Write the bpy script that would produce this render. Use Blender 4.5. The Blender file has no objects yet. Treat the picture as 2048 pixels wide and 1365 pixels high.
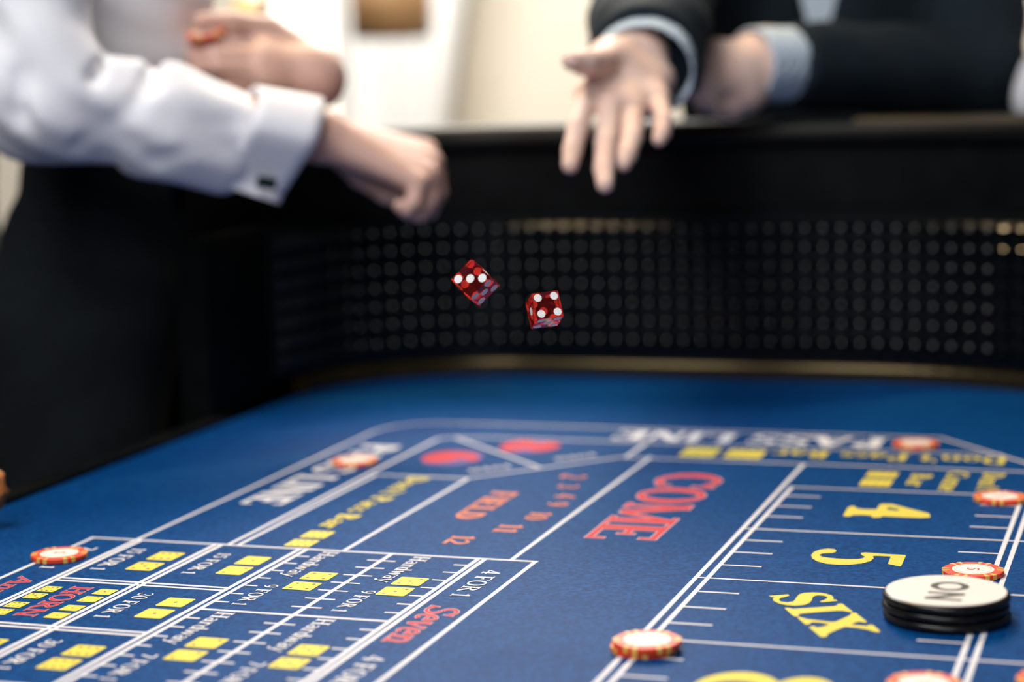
import bpy, bmesh, math, random
import numpy as np
from mathutils import Matrix, Vector
from mathutils.geometry import tessellate_polygon

# ------------------------------------------------------------------ camera, world, lights, exposure
SC = bpy.context.scene
COL = SC.collection
TZ = 0.75                                   # height of the felt above the floor
cam_d = bpy.data.cameras.new('camera')
cam = bpy.data.objects.new('camera', cam_d); COL.objects.link(cam)
cam.matrix_world = Matrix(((0.946303, -0.015492, 0.322909, 0.0000), (0.322001, 0.133911, -0.937221, 0.0000), (-0.028722, 0.990872, 0.131709, 1.0800), (0, 0, 0, 1)))
cam_d.sensor_width = 36.0
cam_d.lens = 3932.38 / 2048 * 36.0
cam_d.clip_start = 0.02
cam_d.dof.use_dof = True
cam_d.dof.focus_distance = 1.30
cam_d.dof.aperture_fstop = 2.9
SC.camera = cam

wd = bpy.data.worlds.new('world'); SC.world = wd; wd.use_nodes = True
wd.node_tree.nodes['Background'].inputs[0].default_value = (0.62, 0.80, 1.0, 1)
wd.node_tree.nodes['Background'].inputs[1].default_value = 0.05

def area(name, loc, target, size, size_y, power, color):
    d = bpy.data.lights.new(name, 'AREA'); d.shape = 'RECTANGLE'; d.size = size; d.size_y = size_y
    d.energy = power; d.color = color
    o = bpy.data.objects.new(name, d); COL.objects.link(o); o.location = loc
    o.rotation_euler = (Vector(target) - Vector(loc)).to_track_quat('-Z', 'Y').to_euler()
    return o
area('front_fill_light', (-0.15, -1.6, 2.7), (-0.8, 1.8, 0.9), 1.7, 1.6, 48, (0.98, 0.98, 1.0))  # unseen fill added behind the camera to light the shirt and hands
area('ceiling_light_front', (-0.9, 0.5, 2.9), (-0.9, 1.7, 0.9), 1.0, 1.0, 40, (1.0, 0.97, 0.94))
area('ceiling_light_rear', (-1.4, 4.3, 3.05), (-0.6, 1.4, 0.75), 1.6, 0.7, 110, (1.0, 0.96, 0.91))
area('ceiling_lamp_far', (-1.15, 2.75, 3.2), (-1.10, 2.70, 0.0), 0.75, 0.12, 55, (1.0, 0.74, 0.40))
area('back_wall_fill', (-1.7, 3.9, 3.4), (-1.7, 5.3, 1.2), 2.4, 0.8, 140, (1.0, 0.98, 0.95))  # unseen fill added above the view to brighten the cream wall

SC.view_settings.view_transform = 'Standard'
SC.view_settings.look = 'None'
SC.view_settings.gamma = 1.0
SC.view_settings.use_curve_mapping = False
SC.view_settings.exposure = 0.0

# ------------------------------------------------------------------ materials
def mat(name, col, rough=0.6, metal=0.0, spec=0.5, noise=None, bump=None, sheen=0.0, sss=0.0, trans=0.0, ior=1.45, coat=0.0, emit=0.0):
    m = bpy.data.materials.new(name); m.use_nodes = True
    nt = m.node_tree; b = nt.nodes['Principled BSDF']
    b.inputs['Base Color'].default_value = (*col, 1)
    b.inputs['Roughness'].default_value = rough
    b.inputs['Metallic'].default_value = metal
    b.inputs['Specular IOR Level'].default_value = spec
    b.inputs['IOR'].default_value = ior
    b.inputs['Transmission Weight'].default_value = trans
    b.inputs['Coat Weight'].default_value = coat
    if sheen:
        b.inputs['Sheen Weight'].default_value = sheen
        b.inputs['Sheen Roughness'].default_value = 0.4
    if sss:
        b.inputs['Subsurface Weight'].default_value = sss
        b.inputs['Subsurface Radius'].default_value = (1.0, 0.35, 0.2)
        b.inputs['Subsurface Scale'].default_value = 0.006
    if emit:
        b.inputs['Emission Color'].default_value = (*col, 1)
        b.inputs['Emission Strength'].default_value = emit
    tc = nt.nodes.new('ShaderNodeTexCoord')
    if noise:                                # (scale, second colour, detail)
        n = nt.nodes.new('ShaderNodeTexNoise'); n.inputs['Scale'].default_value = noise[0]
        n.inputs['Detail'].default_value = noise[2] if len(noise) > 2 else 3
        nt.links.new(tc.outputs['Object'], n.inputs['Vector'])
        rp = nt.nodes.new('ShaderNodeValToRGB')
        rp.color_ramp.elements[0].position = 0.35; rp.color_ramp.elements[1].position = 0.68
        rp.color_ramp.elements[0].color = (*col, 1); rp.color_ramp.elements[1].color = (*noise[1], 1)
        nt.links.new(n.outputs['Fac'], rp.inputs['Fac'])
        nt.links.new(rp.outputs['Color'], b.inputs['Base Color'])
    if bump:                                 # (scale, strength, distance)
        n = nt.nodes.new('ShaderNodeTexNoise'); n.inputs['Scale'].default_value = bump[0]
        n.inputs['Detail'].default_value = 4
        nt.links.new(tc.outputs['Object'], n.inputs['Vector'])
        bp = nt.nodes.new('ShaderNodeBump'); bp.inputs['Strength'].default_value = bump[1]
        bp.inputs['Distance'].default_value = bump[2]
        nt.links.new(n.outputs['Fac'], bp.inputs['Height'])
        nt.links.new(bp.outputs['Normal'], b.inputs['Normal'])
    return m
M = {}
M['felt'] = mat('blue_felt', (0.0005, 0.031, 0.132), 0.42, spec=0.032, noise=(330, (0.003, 0.070, 0.245), 9), bump=(2600, 0.25, 0.0005))
M['white_print'] = mat('white_print', (0.71, 0.70, 0.73), 0.6, spec=0.15, noise=(900, (0.64, 0.63, 0.67)))
M['yellow_print'] = mat('yellow_print', (0.72, 0.585, 0.075), 0.6, spec=0.15, noise=(900, (0.67, 0.55, 0.07)))
M['red_print'] = mat('red_print', (0.55, 0.022, 0.028), 0.6, spec=0.15, noise=(900, (0.50, 0.02, 0.026)))
M['pink_print'] = mat('pink_print', (0.48, 0.27, 0.34), 0.6, spec=0.15, noise=(900, (0.44, 0.25, 0.33)))
M['violet_print'] = mat('violet_print', (0.10, 0.07, 0.27), 0.6, spec=0.15, noise=(900, (0.12, 0.08, 0.28)))
M['orange_print'] = mat('orange_print', (0.68, 0.20, 0.09), 0.6, spec=0.15, noise=(900, (0.62, 0.17, 0.08)))
M['pip_print'] = mat('dark_pip_print', (0.03, 0.03, 0.03), 0.6, noise=(900, (0.05, 0.05, 0.04)))
M['rubber'] = mat('black_rubber', (0.0025, 0.0035, 0.004), 0.17, spec=0.45, noise=(40, (0.0035, 0.0045, 0.005)))
M['vinyl'] = mat('black_vinyl', (0.0012, 0.0015, 0.0018), 0.5, spec=0.12, noise=(30, (0.003, 0.0035, 0.004)), bump=(400, 0.15, 0.001))
M['rail'] = mat('dark_padded_vinyl', (0.004, 0.004, 0.0035), 0.45, spec=0.18, noise=(30, (0.006, 0.0055, 0.0045)), bump=(300, 0.15, 0.001))
M['moulding'] = mat('dark_wood_moulding', (0.016, 0.012, 0.006), 0.28, spec=0.5, noise=(50, (0.020, 0.015, 0.007)))
M['moulding'].node_tree.nodes['Principled BSDF'].inputs['Specular Tint'].default_value = (1.0, 0.78, 0.42, 1)  # gold tint stands in for the warm lamp's reflection along the trim
M['frame'] = mat('black_table_frame', (0.010, 0.010, 0.011), 0.5, noise=(20, (0.014, 0.014, 0.015)))
M['shirt'] = mat('white_cotton', (0.82, 0.82, 0.87), 0.85, noise=(120, (0.79, 0.795, 0.85)), bump=(900, 0.12, 0.0008), sheen=0.2)
M['blue_shirt'] = mat('pale_blue_cotton', (0.58, 0.68, 0.78), 0.85, noise=(120, (0.54, 0.64, 0.74)), bump=(900, 0.12, 0.0008))
M['trousers'] = mat('black_wool', (0.004, 0.006, 0.0075), 0.9, spec=0.2, noise=(90, (0.006, 0.009, 0.011)), bump=(700, 0.2, 0.001))
M['suit'] = mat('navy_wool', (0.008, 0.014, 0.020), 0.85, spec=0.2, noise=(90, (0.011, 0.019, 0.027)), bump=(700, 0.2, 0.001))
M['grey_suit'] = mat('charcoal_wool', (0.022, 0.027, 0.034), 0.85, spec=0.25, noise=(90, (0.028, 0.034, 0.042)), bump=(700, 0.2, 0.001))
M['skin'] = mat('skin', (0.53, 0.32, 0.26), 0.55, noise=(28, (0.58, 0.37, 0.31)), bump=(240, 0.12, 0.001), sss=0.12)
M['palm'] = mat('pale_skin', (0.75, 0.51, 0.42), 0.6, spec=0.3, noise=(28, (0.78, 0.57, 0.49)), bump=(240, 0.12, 0.001), sss=0.12)
M['skin2'] = mat('tanned_skin', (0.52, 0.25, 0.15), 0.55, noise=(28, (0.58, 0.30, 0.19)), bump=(240, 0.12, 0.001), sss=0.12)
M['hair'] = mat('dark_brown_hair', (0.03, 0.018, 0.010), 0.5, noise=(80, (0.05, 0.03, 0.016)), bump=(300, 0.5, 0.003))
M['shoe'] = mat('black_leather', (0.008, 0.008, 0.008), 0.3, noise=(30, (0.012, 0.012, 0.012)))
M['cufflink'] = mat('black_enamel', (0.004, 0.012, 0.012), 0.2, noise=(60, (0.006, 0.016, 0.016)))
M['steel'] = mat('steel', (0.5, 0.5, 0.5), 0.3, metal=1.0, noise=(60, (0.45, 0.45, 0.45)))
M['chip_red'] = mat('red_clay', (0.78, 0.06, 0.015), 0.45, noise=(400, (0.72, 0.05, 0.012)))
M['chip_yellow'] = mat('yellow_clay', (0.90, 0.52, 0.10), 0.45, noise=(400, (0.85, 0.47, 0.09)))
M['chip_label'] = mat('cream_paper', (0.76, 0.72, 0.66), 0.5, noise=(500, (0.80, 0.76, 0.69)))
M['chip_gold'] = mat('gold_ink', (0.62, 0.50, 0.30), 0.45, noise=(500, (0.56, 0.45, 0.26)))
M['puck_white'] = mat('ivory_plastic', (0.76, 0.71, 0.66), 0.4, noise=(300, (0.73, 0.68, 0.63)))
M['puck_black'] = mat('black_plastic', (0.006, 0.006, 0.007), 0.25, spec=0.3, noise=(100, (0.010, 0.010, 0.011)))
M['die_red'] = mat('clear_red_acrylic', (0.99, 0.055, 0.04), 0.015, trans=0.965, ior=1.46, noise=(20, (0.98, 0.05, 0.036)))
M['die_pip'] = mat('white_die_pip', (0.88, 0.87, 0.85), 0.4, noise=(300, (0.85, 0.84, 0.82)))
M['wall'] = mat('cream_wall', (0.70, 0.64, 0.54), 0.9, noise=(3, (0.73, 0.67, 0.57)), bump=(60, 0.1, 0.002))
M['floor'] = mat('dark_carpet', (0.012, 0.013, 0.016), 0.95, noise=(25, (0.020, 0.021, 0.025)), bump=(500, 0.4, 0.003))
M['curtain'] = mat('white_curtain', (0.86, 0.86, 0.85), 0.9, noise=(40, (0.82, 0.82, 0.81)))
M['window_frame'] = mat('white_window_paint', (0.80, 0.79, 0.76), 0.5, noise=(20, (0.77, 0.76, 0.73)))
M['daylight'] = mat('daylit_pane', (1.0, 0.93, 0.80), 0.3, noise=(1.5, (1.0, 0.95, 0.85)), emit=1.5)
M['shade'] = mat('brown_lampshade', (0.28, 0.15, 0.065), 0.7, noise=(14, (0.38, 0.23, 0.11)), bump=(80, 0.3, 0.002))
M['rattan'] = mat('varnished_rattan', (0.55, 0.20, 0.05), 0.4, noise=(60, (0.46, 0.16, 0.04)))
M['amber'] = mat('amber_glass', (1.0, 0.60, 0.25), 0.3, noise=(20, (1.0, 0.66, 0.32)), emit=0.6)
M['grey_metal'] = mat('grey_metal', (0.30, 0.32, 0.34), 0.4, noise=(40, (0.26, 0.28, 0.30)))

# ------------------------------------------------------------------ object helpers
WL = {}                                      # world location of every parent (parents are never rotated)
def props(o, label=None, cat=None, group=None, kind=None):
    if label: o['label'] = label
    if cat: o['category'] = cat
    if group: o['group'] = group
    if kind: o['kind'] = kind
    return o
def empty(name, loc):
    o = bpy.data.objects.new(name, None); COL.objects.link(o); o.location = loc
    o.empty_display_size = 0.05; WL[o] = Vector(loc); return o
def mesh_from(name, verts, faces, m, smooth=False):
    me = bpy.data.meshes.new(name); me.from_pydata([tuple(v) for v in verts], [], [tuple(f) for f in faces])
    me.materials.append(m)
    if smooth: me.polygons.foreach_set('use_smooth', [True] * len(me.polygons))
    me.update(); return me
def link(name, me, parent=None, loc=(0, 0, 0)):
    o = bpy.data.objects.new(name, me); COL.objects.link(o); o.parent = parent; o.location = loc
    WL[o] = (WL[parent] if parent else Vector((0, 0, 0))) + Vector(loc); return o
def part(name, verts, faces, m, parent=None, smooth=False, origin=None):
    """verts are world coordinates; the object's origin is its parent's (or the given origin)"""
    o0 = Vector(origin) if origin is not None else (WL[parent] if parent else Vector((0, 0, 0)))
    vs = np.asarray(verts, float) - np.array(o0)
    me = mesh_from(name, vs.tolist(), faces, m, smooth)
    off = o0 - (WL[parent] if parent else Vector((0, 0, 0)))
    return link(name, me, parent, off)
class MB:
    def __init__(s): s.v = []; s.f = []
    def add(s, v, f):
        n = len(s.v); s.v += [tuple(x) for x in v]; s.f += [tuple(i + n for i in q) for q in f]; return s
    def box(s, lo, hi):
        x0, y0, z0 = lo; x1, y1, z1 = hi
        return s.add([(x0, y0, z0), (x1, y0, z0), (x1, y1, z0), (x0, y1, z0), (x0, y0, z1), (x1, y0, z1), (x1, y1, z1), (x0, y1, z1)],
                     [(3, 2, 1, 0), (4, 5, 6, 7), (0, 1, 5, 4), (1, 2, 6, 5), (2, 3, 7, 6), (3, 0, 4, 7)])
    def lathe(s, prof, n=32, c=(0, 0, 0), cap=True):
        b = len(s.v); k = len(prof)
        for i in range(n):
            a = 2 * math.pi * i / n
            for r_, z in prof: s.v.append((c[0] + r_ * math.cos(a), c[1] + r_ * math.sin(a), c[2] + z))
        for i in range(n):
            j = (i + 1) % n
            for q in range(k - 1): s.f.append((b + i * k + q, b + j * k + q, b + j * k + q + 1, b + i * k + q + 1))
        if cap:
            s.f.append(tuple(b + i * k for i in range(n))[::-1]); s.f.append(tuple(b + i * k + k - 1 for i in range(n)))
        return s
    def tube(s, pts, rad, n=8):
        pts = [Vector(p) for p in pts]; b = len(s.v)
        for i, p in enumerate(pts):
            t = (pts[min(i + 1, len(pts) - 1)] - pts[max(i - 1, 0)]).normalized()
            a = t.cross(Vector((0, 0, 1)));
            if a.length < 1e-3: a = t.cross(Vector((0, 1, 0)))
            a.normalize(); c = t.cross(a); r_ = rad[i] if isinstance(rad, (list, tuple)) else rad
            for k in range(n):
                q = 2 * math.pi * k / n; s.v.append(tuple(p + a * (r_ * math.cos(q)) + c * (r_ * math.sin(q))))
        for i in range(len(pts) - 1):
            for k in range(n):
                k2 = (k + 1) % n; s.f.append((b + i * n + k, b + i * n + k2, b + (i + 1) * n + k2, b + (i + 1) * n + k))
        s.f.append(tuple(b + k for k in range(n))[::-1]); e = b + (len(pts) - 1) * n; s.f.append(tuple(e + k for k in range(n)))
        return s
    def part(s, name, m, parent=None, smooth=False, origin=None): return part(name, s.v, s.f, m, parent, smooth, origin)

# ------------------------------------------------------------------ organic surfaces: distance fields meshed by surface nets
def V3(p): return np.array(p, np.float32)
def cone(P, a, b, r1, r2):
    a = V3(a); b = V3(b); d = b - a
    t = np.clip(((P - a) @ d) / max(float(d @ d), 1e-9), 0, 1)
    return np.linalg.norm(P - a - t[:, None] * d, axis=1) - (r1 + (r2 - r1) * t)
def ellc(P, a, b, r1, r2, ax, k):
    """cone whose cross section is stretched by k along the horizontal direction ax"""
    ax = V3(ax); ax = ax / np.linalg.norm(ax)
    def sq(X): return X - np.outer((X @ ax), ax) * (1 - 1 / k)
    a2 = V3(a); b2 = V3(b)
    return cone(sq(P), sq(a2[None])[0], sq(b2[None])[0], r1, r2)
def ball(P, c, rx, ry=None, rz=None):
    ry = ry or rx; rz = rz or rx
    q = (P - V3(c)) / np.array([rx, ry, rz], np.float32)
    return (np.linalg.norm(q, axis=1) - 1) * min(rx, ry, rz)
def smin(a, b, k):
    h_ = np.clip(0.5 + 0.5 * (b - a) / k, 0, 1); return b + (a - b) * h_ - k * h_ * (1 - h_)
def smax(a, b, k): return -smin(-a, -b, k)
def nets(fn, lo, hi, h_):
    lo = np.array(lo, float); n = np.ceil((np.array(hi, float) - lo) / h_).astype(int) + 1
    g = np.stack(np.meshgrid(*[np.arange(k) for k in n], indexing='ij'), -1).reshape(-1, 3)
    F = fn((lo + g * h_).astype(np.float32)).reshape(n).astype(np.float32)
    S = F < 0
    c = n - 1
    acc = np.zeros((*c, 3), np.float32); cnt = np.zeros(c, np.float32)
    off = [(i, j, k) for i in (0, 1) for j in (0, 1) for k in (0, 1)]
    sub = lambda A, o: A[o[0]:o[0] + c[0], o[1]:o[1] + c[1], o[2]:o[2] + c[2]]
    for a in off:
        for ax in range(3):
            if a[ax]: continue
            b = list(a); b[ax] = 1
            fa, fb = sub(F, a), sub(F, b); x = sub(S, a) != sub(S, b)
            t = np.where(x, fa / np.where(x, fa - fb, 1), 0)
            w = x.astype(np.float32); cnt += w
            for d in range(3): acc[..., d] += w * (a[d] + (t if d == ax else 0))
    act = cnt > 0
    idx = np.full(c, -1, np.int64); idx[act] = np.arange(act.sum())
    cell = np.stack(np.nonzero(act), -1)
    verts = lo + (cell + acc[act] / cnt[act][:, None]) * h_
    quads = []
    for ax in range(3):
        u_, v_ = (ax + 1) % 3, (ax + 2) % 3
        sl0 = [slice(1, c[d]) for d in range(3)]; sl0[ax] = slice(0, c[ax])
        sl1 = list(sl0); sl1[ax] = slice(1, c[ax] + 1)
        s0, s1 = S[tuple(sl0)], S[tuple(sl1)]
        e = np.stack(np.nonzero(s0 != s1), -1)
        if not len(e): continue
        flip = s0[tuple(e.T)]
        base = e.copy(); base[:, u_] += 1; base[:, v_] += 1
        def ix(du, dv):
            q = base.copy(); q[:, u_] += du; q[:, v_] += dv; return idx[tuple(q.T)]
        q = np.stack([ix(-1, -1), ix(0, -1), ix(0, 0), ix(-1, 0)], 1)
        q[~flip] = q[~flip][:, ::-1]
        quads.append(q)
    q = np.concatenate(quads); q = q[(q >= 0).all(1)]
    return verts, q
def organic(name, chunks, m, parent=None, origin=None):
    vs, fs, n = [], [], 0
    for fn, lo, hi, h_ in chunks:
        v, q = nets(fn, lo, hi, h_); vs.append(v); fs.append(q + n); n += len(v)
    vs = np.concatenate(vs); fs = np.concatenate(fs)
    return part(name, vs, fs.tolist(), m, parent, True, origin)
def bounds(pts, pad):
    a = np.array(pts, float); return a.min(0) - pad, a.max(0) + pad

# ------------------------------------------------------------------ the room
flo = MB().box((-7, -5, -0.1), (6, 5.5, 0)).part('floor', M['floor']); props(flo, 'dark carpeted floor under the gaming table', 'floor', kind='structure')
wal = MB().box((-7, 5.3, 0), (6, 5.5, 3.6)).part('wall_back', M['wall']); props(wal, 'cream painted wall behind the players', 'wall', kind='structure')

def box_pts(p, q, y0, y1): return (min(p[0], q[0]), y0, min(p[2], q[2])), (max(p[0], q[0]), y1, max(p[2], q[2]))
# window at the left of the curtains
wa = (-2.5934, 5.2800, 0.9697); wb = (-2.3241, 5.2800, 1.4926)
wz0, wz1 = wa[2] - 0.35, wa[2] + 1.25
win = empty('window_1', ((wa[0] + wb[0]) / 2, 5.29, wz0)); props(win, 'bright daylit window beside the white curtains', 'window', kind='structure')
MB().box((wa[0], 5.27, wz0), (wb[0], 5.285, wz1)).part('pane', M['daylight'], win)
fr = MB()
for lo, hi in (((wa[0] - 0.03, 5.24, wz0 - 0.04), (wa[0], 5.30, wz1 + 0.04)), ((wb[0], 5.24, wz0 - 0.04), (wb[0] + 0.03, 5.30, wz1 + 0.04)),
               ((wa[0], 5.24, wz0 - 0.04), (wb[0], 5.30, wz0)), ((wa[0], 5.24, wz1), (wb[0], 5.30, wz1 + 0.04))): fr.box(lo, hi)
fr.part('window_frame', M['window_frame'], win)

def curtain(x0, x1, x0b, x1b, z0, z1, y, label, folds):
    n, k = 60, 10; v = []; f = []
    for j in range(k + 1):
        t = j / k; z = z1 + (z0 - z1) * t; a = x0 + (x0b - x0) * t; b = x1 + (x1b - x1) * t
        for i in range(n + 1):
            s = i / n; v.append((a + (b - a) * s, y + 0.022 * math.sin(s * folds * 2 * math.pi) * (0.6 + 0.4 * t), z))
    w = n + 1; m_ = len(v)
    v += [(p[0], p[1] + 0.004, p[2]) for p in v]
    for j in range(k):
        for i in range(n):
            q = (j * w + i, j * w + i + 1, (j + 1) * w + i + 1, (j + 1) * w + i); f.append(q[::-1]); f.append(tuple(x + m_ for x in q))
    o = part('curtain', v, f, M['curtain'], None, True, origin=((x0 + x1) / 2, y, z0)); props(o, label, 'curtain'); return o
c0 = (-2.2497, 5.1500, 1.1771); c1 = (-2.0844, 5.1500, 1.1718); c2 = (-1.8749, 5.1500, 1.3011); c3 = (-1.9855, 5.1500, 0.9727)
sl = (c3[0] - c2[0]) / (c3[2] - c2[2])
zt, zb = 2.9, 0.35
curtain(c0[0], c1[0] + 0.01, c0[0], c1[0] - 0.015, zb, zt, 5.16, 'white curtain panel hanging next to the bright window', 2.5)
curtain(c1[0] + 0.012, c2[0] + sl * (zt - c2[2]) * 0.5, c1[0] - 0.012, c3[0] + sl * (zb - c3[2]) * 0.3, zb, zt, 5.13, 'white curtain panel with a slanting edge against the cream wall', 3.2)

# brown pendant lamp and amber globe lamp
pl = (-1.7569, 4.3000, 1.1825); pw = ((-1.6626, 4.3000, 1.2000)[0] - (-1.8509, 4.3000, 1.2066)[0]) / 2
lamp = empty('pendant_lamp', (pl[0], 4.3, pl[2])); props(lamp, 'brown drum pendant lamp hanging in front of the white curtains', 'lamp')
MB().lathe([(pw * 0.90, 0.0), (pw * 1.0, 0.012), (pw * 1.0, 0.20), (pw * 0.97, 0.20), (pw * 0.96, 0.02), (0.004, 0.0)], 40, (pl[0], 4.3, pl[2])).part('lamp_shade', M['shade'], lamp, True)
MB().tube([(pl[0], 4.3, pl[2] + 0.02), (pl[0], 4.3, 3.5)], 0.004).part('cord', M['grey_metal'], lamp)
gl = (-1.3581, 2.7500, 1.1943)
glo = empty('globe_lamp', (gl[0], 2.75, 0)); props(glo, 'small amber globe lamp on a thin grey stem', 'lamp')
MB().lathe([(0.10, 0.0), (0.10, 0.012), (0.012, 0.02)], 24, (gl[0] + 0.03, 2.75, 0)).part('base', M['grey_metal'], glo)
MB().tube([(gl[0] + 0.03, 2.75, 0.015), (gl[0] + 0.03, 2.75, gl[2] + 0.10), (gl[0], 2.75, gl[2] + 0.12), (gl[0], 2.75, gl[2] + 0.03)], 0.009).part('stem', M['grey_metal'], glo, True)
MB().lathe([(0.002, -0.025), (0.014, -0.021), (0.022, -0.012), (0.025, 0.0), (0.022, 0.012), (0.014, 0.021), (0.002, 0.025)], 24, (gl[0], 2.75, gl[2])).part('globe', M['amber'], glo, True)

# ------------------------------------------------------------------ craps table
table = empty('craps_table', (-0.4, 1.2, 0)); props(table, 'craps gaming table with blue printed felt and black padded end wall', 'table')
XL, XR, YN, YF = -0.90, 0.12, 0.15, 2.08
path = []                                    # inner foot of the end wall, from the left opening round to the right side
for y in (1.745, 1.79, 1.835): path.append((XL, y))
for i in range(25):
    a = math.pi - math.pi / 2 * i / 24; path.append((-0.70 + 0.20 * math.cos(a), 1.88 + 0.20 * math.sin(a)))
for i in range(1, 9): path.append((-0.70 + 0.36 * i / 8, YF))
for i in range(1, 33):
    a = math.pi / 2 - math.pi / 2 * i / 32; path.append((-0.34 + 0.46 * math.cos(a), 1.62 + 0.46 * math.sin(a)))
for i in range(1, 6): path.append((XR, 1.62 - 0.12 * i))
path = np.array(path)
tang = np.gradient(path, axis=0); tang /= np.linalg.norm(tang, axis=1)[:, None]
outw = np.stack([-tang[:, 1], tang[:, 0]], 1)
arc = np.concatenate([[0], np.cumsum(np.linalg.norm(np.diff(path, axis=0), axis=1))])
def sweep(prof, i0=0, i1=None):
    pts = list(range(i0, len(path) if i1 is None else i1)); k = len(prof); v = []; f = []
    for i in pts:
        for o, z in prof: v.append((path[i, 0] + outw[i, 0] * o, path[i, 1] + outw[i, 1] * o, TZ + z))
    for a in range(len(pts) - 1):
        for q in range(k):
            q2 = (q + 1) % k; f.append((a * k + q, a * k + q2, (a + 1) * k + q2, (a + 1) * k + q))
    f.append(tuple(range(k))); e = (len(pts) - 1) * k; f.append(tuple(e + q for q in range(k))[::-1])
    return v, f
def sw(name, prof, m, i0=0, smooth=False, parent=table): v, f = sweep(prof, i0); return part(name, v, f, m, parent, smooth)
# felt bed
fb = [(XL, YN)] + [tuple(p) for p in path] + [(XR, YN)]
fv = [(x, y, TZ) for x, y in fb] + [(x, y, TZ - 0.02) for x, y in fb]; n = len(fb)
ff = [tuple(range(n))[::-1], tuple(range(n, 2 * n))] + [(i, (i + 1) % n, n + (i + 1) % n, n + i) for i in range(n)]
felt = part('felt_cloth', fv, ff, M['felt'], table); felt['label'] = 'blue felt printed with the betting layout'
sw('base_moulding', [(0.0, 0.0), (0.0, 0.0125), (0.002, 0.0160), (0.006, 0.0175), (0.03, 0.0178), (0.03, 0.0)], M['moulding'], 6)
sw('end_wall', [(0.022, -0.02), (0.022, 0.182), (0.040, 0.184), (0.040, 0.25), (0.056, 0.25), (0.056, -0.10), (0.03, -0.10)], M['vinyl'])
bump = sw('bumper', [(0.012, 0.022), (0.012, 0.1745), (0.0215, 0.1778), (0.0215, 0.020)], M['rubber'], 3)
bump['label'] = 'black rubber bumper moulded with rows of pyramids'
sw('padded_rail', [(0.038, 0.248), (0.030, 0.256), (0.030, 0.268), (0.036, 0.277), (0.048, 0.281), (0.060, 0.277), (0.066, 0.268), (0.066, 0.254), (0.060, 0.248)], M['rail'], 0, True)
MB().box((XL - 0.022, YN, TZ - 0.06), (XL - 0.0005, 1.744, TZ + 0.004)).part('edge_lip', M['vinyl'], table)
MB().box((XL + 0.02, YN, TZ - 0.16), (XR - 0.02, 1.98, TZ - 0.021)).part('apron', M['frame'], table)
for lx, ly in ((XL + 0.10, 0.30), (XR - 0.10, 0.30), (-0.74, 1.85), (-0.10, 1.80)):
    MB().box((lx - 0.04, ly - 0.04, 0.0), (lx + 0.04, ly + 0.04, TZ - 0.16)).part('leg', M['frame'], table)
# pyramids
st = 0.0193; hs = st * 0.47
pyr_v = [(a_ * k_, -d_, b_ * k_) for k_, d_ in ((hs, 0.0), (hs * .50, .0066), (hs * .30, .0090)) for a_, b_ in ((-1, -1), (1, -1), (1, 1), (-1, 1))] + [(0, -.0100, 0)]
pyr_f = [(4 * j + i, 4 * j + (i + 1) % 4, 4 * j + 4 + (i + 1) % 4, 4 * j + 4 + i) for j in (0, 1) for i in range(4)] + [(8 + i, 8 + (i + 1) % 4, 12) for i in range(4)]
pyr = mesh_from('pyramid', pyr_v, pyr_f, M['rubber'])
pyr.polygons.foreach_set('use_smooth', [i > 3 for i in range(len(pyr_f))])
rest = MB(); cnt = 0
s = arc[3] + 0.012; ci = 0
while s < arc[-1] - 0.02:
    px, py = np.interp(s, arc, path[:, 0]), np.interp(s, arc, path[:, 1])
    ox, oy = np.interp(s, arc, outw[:, 0]), np.interp(s, arc, outw[:, 1])
    ang = math.atan2(oy, ox) - math.pi / 2
    for j in range(7):
        loc = Vector((px + ox * 0.0121, py + oy * 0.0121, TZ + 0.038 + j * 0.0206))
        if ci < 43:
            o = bpy.data.objects.new('pyramid', pyr); COL.objects.link(o); o.parent = bump
            o.location = loc - WL[bump]; o.rotation_euler = (0, 0, ang); cnt += 1
        else:
            R_ = Matrix.Rotation(ang, 3, 'Z'); rest.add([tuple(loc + R_ @ Vector(q)) for q in pyr_v], pyr_f)
    s += st; ci += 1
rest.part('pyramid_rows', M['rubber'], bump)['kind'] = 'stuff'

# ------------------------------------------------------------------ printed layout
Z0 = TZ + 0.00030
class Print:
    """flat print laid on the felt; every stroke a few microns above the one before"""
    def __init__(s, z=Z0): s.b = MB(); s.z = z; s.k = 0
    def lift(s): s.k += 1; return s.z + s.k * 4e-6
    def quad(s, p, q, w):
        d = Vector((q[0] - p[0], q[1] - p[1])); d.normalize(); n_ = Vector((-d.y, d.x)) * (w / 2); z = s.lift()
        s.b.add([(p[0] - n_.x, p[1] - n_.y, z), (q[0] - n_.x, q[1] - n_.y, z), (q[0] + n_.x, q[1] + n_.y, z), (p[0] + n_.x, p[1] + n_.y, z)], [(0, 1, 2, 3)])
    def ribbon(s, a, b):
        z = s.lift(); n_ = len(a)
        s.b.add([(x, y, z) for x, y in a] + [(x, y, z) for x, y in b], [(i, i + 1, n_ + i + 1, n_ + i) for i in range(n_ - 1)])
    def poly(s, loops):
        z = s.lift(); tri = tessellate_polygon([[Vector((x, y, 0)) for x, y in l] for l in loops])
        s.b.add([(x, y, z) for l in loops for x, y in l], tri)
    def done(s, name, m, label=None, parent=None):
        # face every polygon upwards
        fs = []
        for f in s.b.f:
            a, b, c = [Vector(s.b.v[i]) for i in f[:3]]
            fs.append(f if (b - a).cross(c - a).z > 0 else f[::-1])
        o = part(name, s.b.v, fs, m, parent or felt)
        if label: o['label'] = label
        return o
T_, t_ = 0.19, 0.085
def ln(p, q, w): return ('l', p, q, w)
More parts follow.
